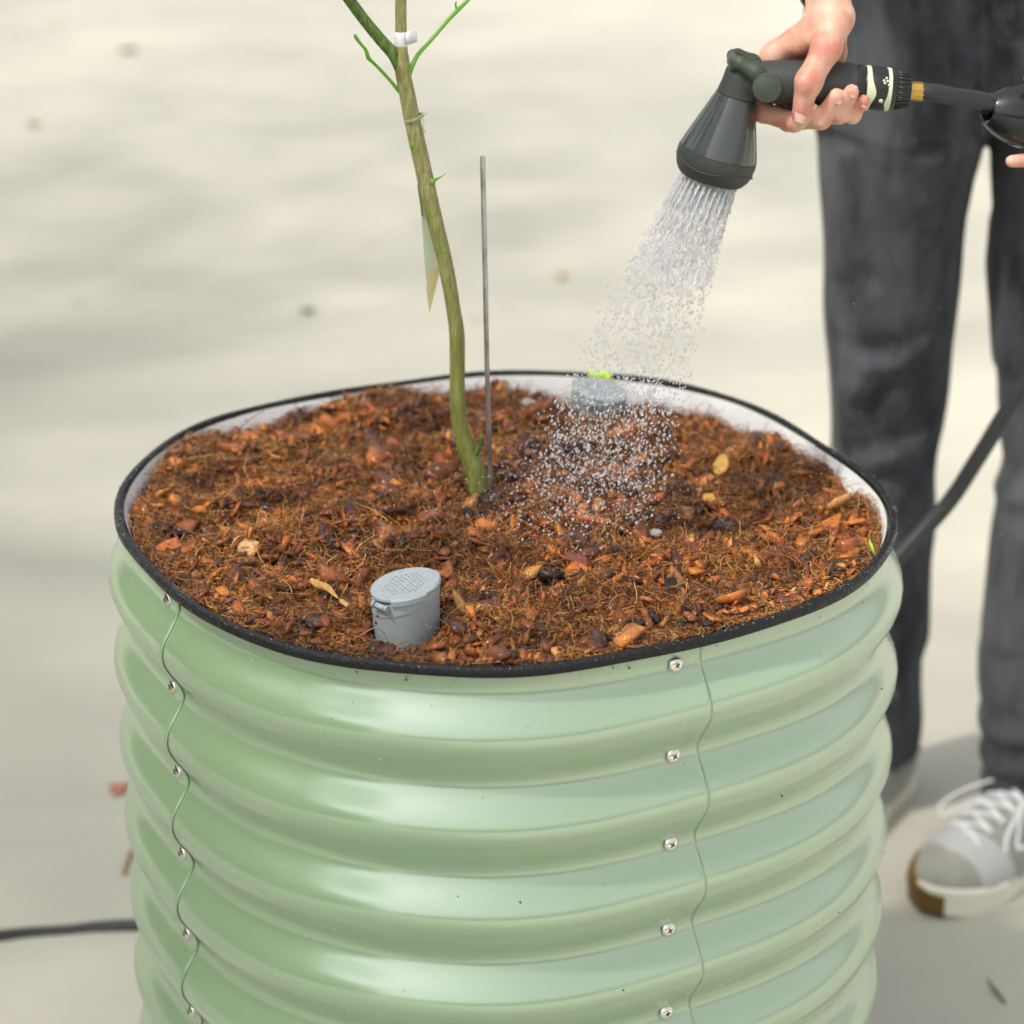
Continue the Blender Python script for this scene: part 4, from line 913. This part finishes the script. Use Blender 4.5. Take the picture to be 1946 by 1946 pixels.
# sneakers: local +y to the toe, origin under the heel
def up_sdf(X, Y, Z):
    w_ = .036+.012*np.clip((Y-.05)/.13, 0, 1)-.004*np.clip((Y-.20)/.07, 0, 1)
    body_ = smin(ell(X, Y, Z, (0, .05, .035), (.038, .062, .052)), ell(X, Y, Z, (.003, .185, .028), (.049, .088, .040)), .03)
    body_ = smin(body_, ell(X, Y, Z, (0, .115, .040), (.042, .09, .052)), .03)
    body_ = smin(body_, ell(X, Y, Z, (0, .045, .085), (.033, .045, .035)), .02)
    return np.maximum(body_, .016-Z)
def sole_sdf(X, Y, Z):
    cx = .004*np.sin(Y*12); w_ = np.interp(Y, [-.012, .0, .03, .09, .14, .19, .235, .262, .275], [.004, .024, .037, .036, .046, .052, .043, .024, .004])
    d2 = np.abs(X-cx)-w_; zt = .026+.010*np.clip((Y-.21)/.06, 0, 1)+.004*np.clip((.03-Y)/.04, 0, 1); zb = .014*np.clip((Y-.22)/.06, 0, 1)**2
    dz_ = np.maximum(np.maximum(Z-zt, zb-Z), np.maximum(Y-.272, -.010-Y)); q_ = .003; return np.minimum(np.maximum(d2, dz_), 0)+np.hypot(np.maximum(d2, 0), np.maximum(dz_, 0))-q_
toe_patch = lambda X, Y, Z: np.maximum(up_sdf(X, Y, Z)-.0016, -np.minimum(np.minimum(.232-Y-.25*np.abs(X), Y-.192+8*X*X), Z-.022))
guard = lambda X, Y, Z: np.maximum(np.minimum(up_sdf(X, Y, Z)-.002, sole_sdf(X, Y, Z)-.0015), -np.minimum(Y+.55*X-.250, .036-Z+.30*X))
Bx = ((-.065, -.025, -.006), (.065, .30, .13))
smesh = [nets(fn, Bx[0], Bx[1], .0022) for fn in (up_sdf, sole_sdf, toe_patch, guard)]
def shoe(P, head, mir=1, bow=True):
    root = empty('shoe', P, (0, 0, head)); root.parent = person; root.matrix_parent_inverse = person.matrix_basis.inverted(); root.scale = (mir, 1, 1)
    def sub(nm, vf, m):
        me = fast_mesh(nm, vf[0], vf[1], 4) if isinstance(vf, tuple) else mesh(nm, vf.v, vf.f)
        o = bpy.data.objects.new(nm, me); COL.objects.link(o); o.parent = root; me.materials.append(m); me.polygons.foreach_set('use_smooth', [True]*len(me.polygons)); return o
    sub('upper', smesh[0], M['suede']); sub('sole', smesh[1], M['sole']); sub('toe_patch', smesh[2], M['shoewhite']); sub('toe_guard', smesh[3], M['gum'])
    lc = MB()
    def top(x, y):
        z = .12
        while z > .02 and float(up_sdf(np.array(x), np.array(y), np.array(z))) > .002: z -= .0012
        return (x, y, z)
    for i in range(5):
        y = .105+.021*i; lc.tube([top(x, y+.006*(x/.02)) for x in np.linspace(-.023, .023, 9)], .0022, 8)
        lc.tube([top(x, y-.006*(x/.02)+.01) for x in np.linspace(-.023, .023, 9)], .0026, 8)
    for s_ in ((-1, 1) if bow else ()):
        loop = [(0, .098, .094), (s_*.028, .112, .096), (s_*.052, .145, .084), (s_*.060, .168, .072), (s_*.050, .172, .066), (s_*.030, .142, .080), (s_*.008, .105, .092)]
        lc.tube(catmull(loop, 6), .0018, 8)
        lc.tube(catmull([(0, .10, .094), (s_*.02, .13, .085), (s_*.033, .17, .068), (s_*.045, .185, .045)], 5), .0024, 8)
    sub('laces', lc, M['lace'])
    return root
tipB = onz(1752, 1738, 0)
hdB = atan2(-(-.36), -.93)            # heading of local +y
def place(tip, dirv, mir):
    d = np.array([dirv[0], dirv[1], 0.]); d /= np.linalg.norm(d); hd = atan2(-d[0], d[1]); heel = tip-d*.272
    return shoe(heel, hd, mir, mir > 0)
s1 = place(tipB, (-.72, -.69), 1); s1['label'] = 'shoe standing fully in view right of the planter'
dA = np.array([-.58, -.81, 0]); tA = onz(1738, 1470, 0)+dA*.272+np.array([-.022, .0, 0]); s2 = place(tA, dA, -1)

# ------------------------------------------------------------------ small litter on the ground
def litter(name, px, py, lx, ly, rot, m, label, cat):
    P = onz(px, py, .002); n = 12; g_ = np.random.default_rng(int(px)); vs = [(0, 0, .004)]
    for i in range(n): a = 2*pi*i/n; vs.append((cos(a)*lx/2*(.85+.3*g_.random()), sin(a)*ly/2*(.8+.4*g_.random()), .001+.004*g_.random()))
    o = MB().add(vs, [(0, 1+i, 1+(i+1) % n) for i in range(n)]).obj(name, m); o.location = V(P); o.rotation_euler[2] = radians(rot); o.modifiers.new('t', 'SOLIDIFY').thickness = .0008; tag(o, label, cat)
litter('fallen_leaf', 228, 1500, .024, .030, -20, M['leaf_red'], 'small reddish dry leaf on the concrete left of the planter', 'leaf')
litter('fallen_leaf', 585, 592, .028, .026, 10, M['leaf'], 'tiny green leaf on the concrete left of the sapling', 'leaf')
litter('fallen_leaf', 1068, 525, .028, .026, 10, M['leaf_tan'], 'small tan leaf on the concrete right of the metal rod', 'leaf')
litter('fallen_leaf', 245, 95, .05, .06, 10, M['leaf'], 'dark leaf blurred far off at the upper left', 'leaf')
litter('fallen_leaf', 65, 235, .03, .05, 10, M['leaf_brown'], 'brown leaf blurred far off by the left edge', 'leaf')
P = onz(241, 1640, .003); o = MB().tube([P+np.array([0, -.024, 0]), P, P+np.array([.002, .026, .002])], .0022, 6).obj('twig_piece', M['leaf_brown']); tag(o, 'short stick lying on the concrete left of the planter', 'stick')
P = onz(1893, 1885, .003); o = MB().tube([P+np.array([.006, -.02, 0]), P, P+np.array([-.006, .02, .003])], [.0012, .0022, .001], 6).obj('grass_blade', M['leaf']); tag(o, 'single green grass blade on the concrete below the shoe', 'grass blade')

# ------------------------------------------------------------------ shade trees outside the picture: they dapple the ground and show in the paint
def tree(name, x, y, ht, cr, nleaf, label, seed, lsize=.11, ncl=60):
    root = tag(empty(name, (x, y, 0)), label, 'tree'); g_ = np.random.default_rng(seed)
    tb = MB(); top = np.array([x, y, ht]); tb.tube(catmull([(x, y, -.05), (x+.08, y, ht*.3), (x-.05, y+.05, ht*.6), (x, y, ht)], 6), [.20*(1-.6*i/18) for i in range(19)], 12)
    cen = []
    for i in range(ncl):
        d = g_.normal(size=3); d /= np.linalg.norm(d); r_ = cr*(.35+.65*g_.random()**.5); c_ = top+d*r_*np.array([1, 1, .5]); cen.append(c_)
        if i % 3 == 0: tb.tube(catmull([(x, y, ht*.55), (x+(c_[0]-x)*.4, y+(c_[1]-y)*.4, ht*.8), tuple(c_)], 4), [.06*(1-.85*k/8) for k in range(9)], 6)
    tb.obj('trunk', M['trunk'], root)
    cen = np.array(cen); P = cen[g_.integers(0, ncl, nleaf)]+g_.normal(size=(nleaf, 3))*cr*.125
    n = nleaf; a = g_.normal(size=(n, 3)); a /= np.linalg.norm(a, axis=1)[:, None]; b_ = np.cross(a, g_.normal(size=(n, 3))); b_ /= np.linalg.norm(b_, axis=1)[:, None]
    s = lsize*(.6+.8*g_.random(n))[:, None]
    v = np.stack([P-a*s*.5, P+b_*s*.28, P+a*s*.5, P-b_*s*.28], 1).reshape(-1, 3); f = np.arange(4*n).reshape(-1, 4)
    link('crown', fast_mesh('crown', v, f, 4), M['leaf'], root, smooth=False)
tree('shade_tree', -3.6, .6, 5.4, 3.6, 6500, 'leafy tree left of the planter casting dappled shade', 5, .13, 70)
tree('shade_tree', -6.5, 6.5, 6.0, 3.6, 5000, 'leafy tree far left shading the distant concrete', 6, .13, 60)
tree('shade_tree', -5.2, -3.0, 4.6, 3.0, 9000, 'leafy tree behind and left of the camera', 8, .13, 60)

# unseen clipped hedges, added so the paint has something dark to mirror
def added_hedge(x0, x1, y0, y1, h, n, label):
    hg = tag(empty('added_hedge', ((x0+x1)/2, (y0+y1)/2, 0)), label, 'added_hedge')
    MB().add([(x, y, z) for z in (0, h-.25) for x, y in ((x0+.1, y0+.1), (x1-.1, y0+.1), (x1-.1, y1-.1), (x0+.1, y1-.1))], [(0, 1, 2, 3), (4, 5, 6, 7), (0, 1, 5, 4), (1, 2, 6, 5), (2, 3, 7, 6), (3, 0, 4, 7)]).obj('twig_core', M['trunk'], hg, smooth=False)
    P = np.stack([rng.uniform(x0, x1, n), rng.uniform(y0, y1, n), h*rng.random(n)], 1); P[:, 2] += .12*np.sin(P[:, 0]*2.1+P[:, 1]*1.7)
    a = rng.normal(size=(n, 3)); a /= np.linalg.norm(a, axis=1)[:, None]; b_ = np.cross(a, rng.normal(size=(n, 3))); b_ /= np.linalg.norm(b_, axis=1)[:, None]
    v = np.stack([P-a*.09, P+b_*.05, P+a*.09, P-b_*.05], 1).reshape(-1, 3); link('leaves', fast_mesh('leaves', v, np.arange(4*n).reshape(-1, 4), 4), M['leaf'], hg, smooth=False)
added_hedge(-7, 13, -13.6, -12.6, 1.7, 12000, 'low clipped hedging added unseen behind the camera, for reflections')
added_hedge(-7.6, -6.6, -10, 8, 3.9, 14000, 'tall dark green hedging added unseen on the left, for reflections')
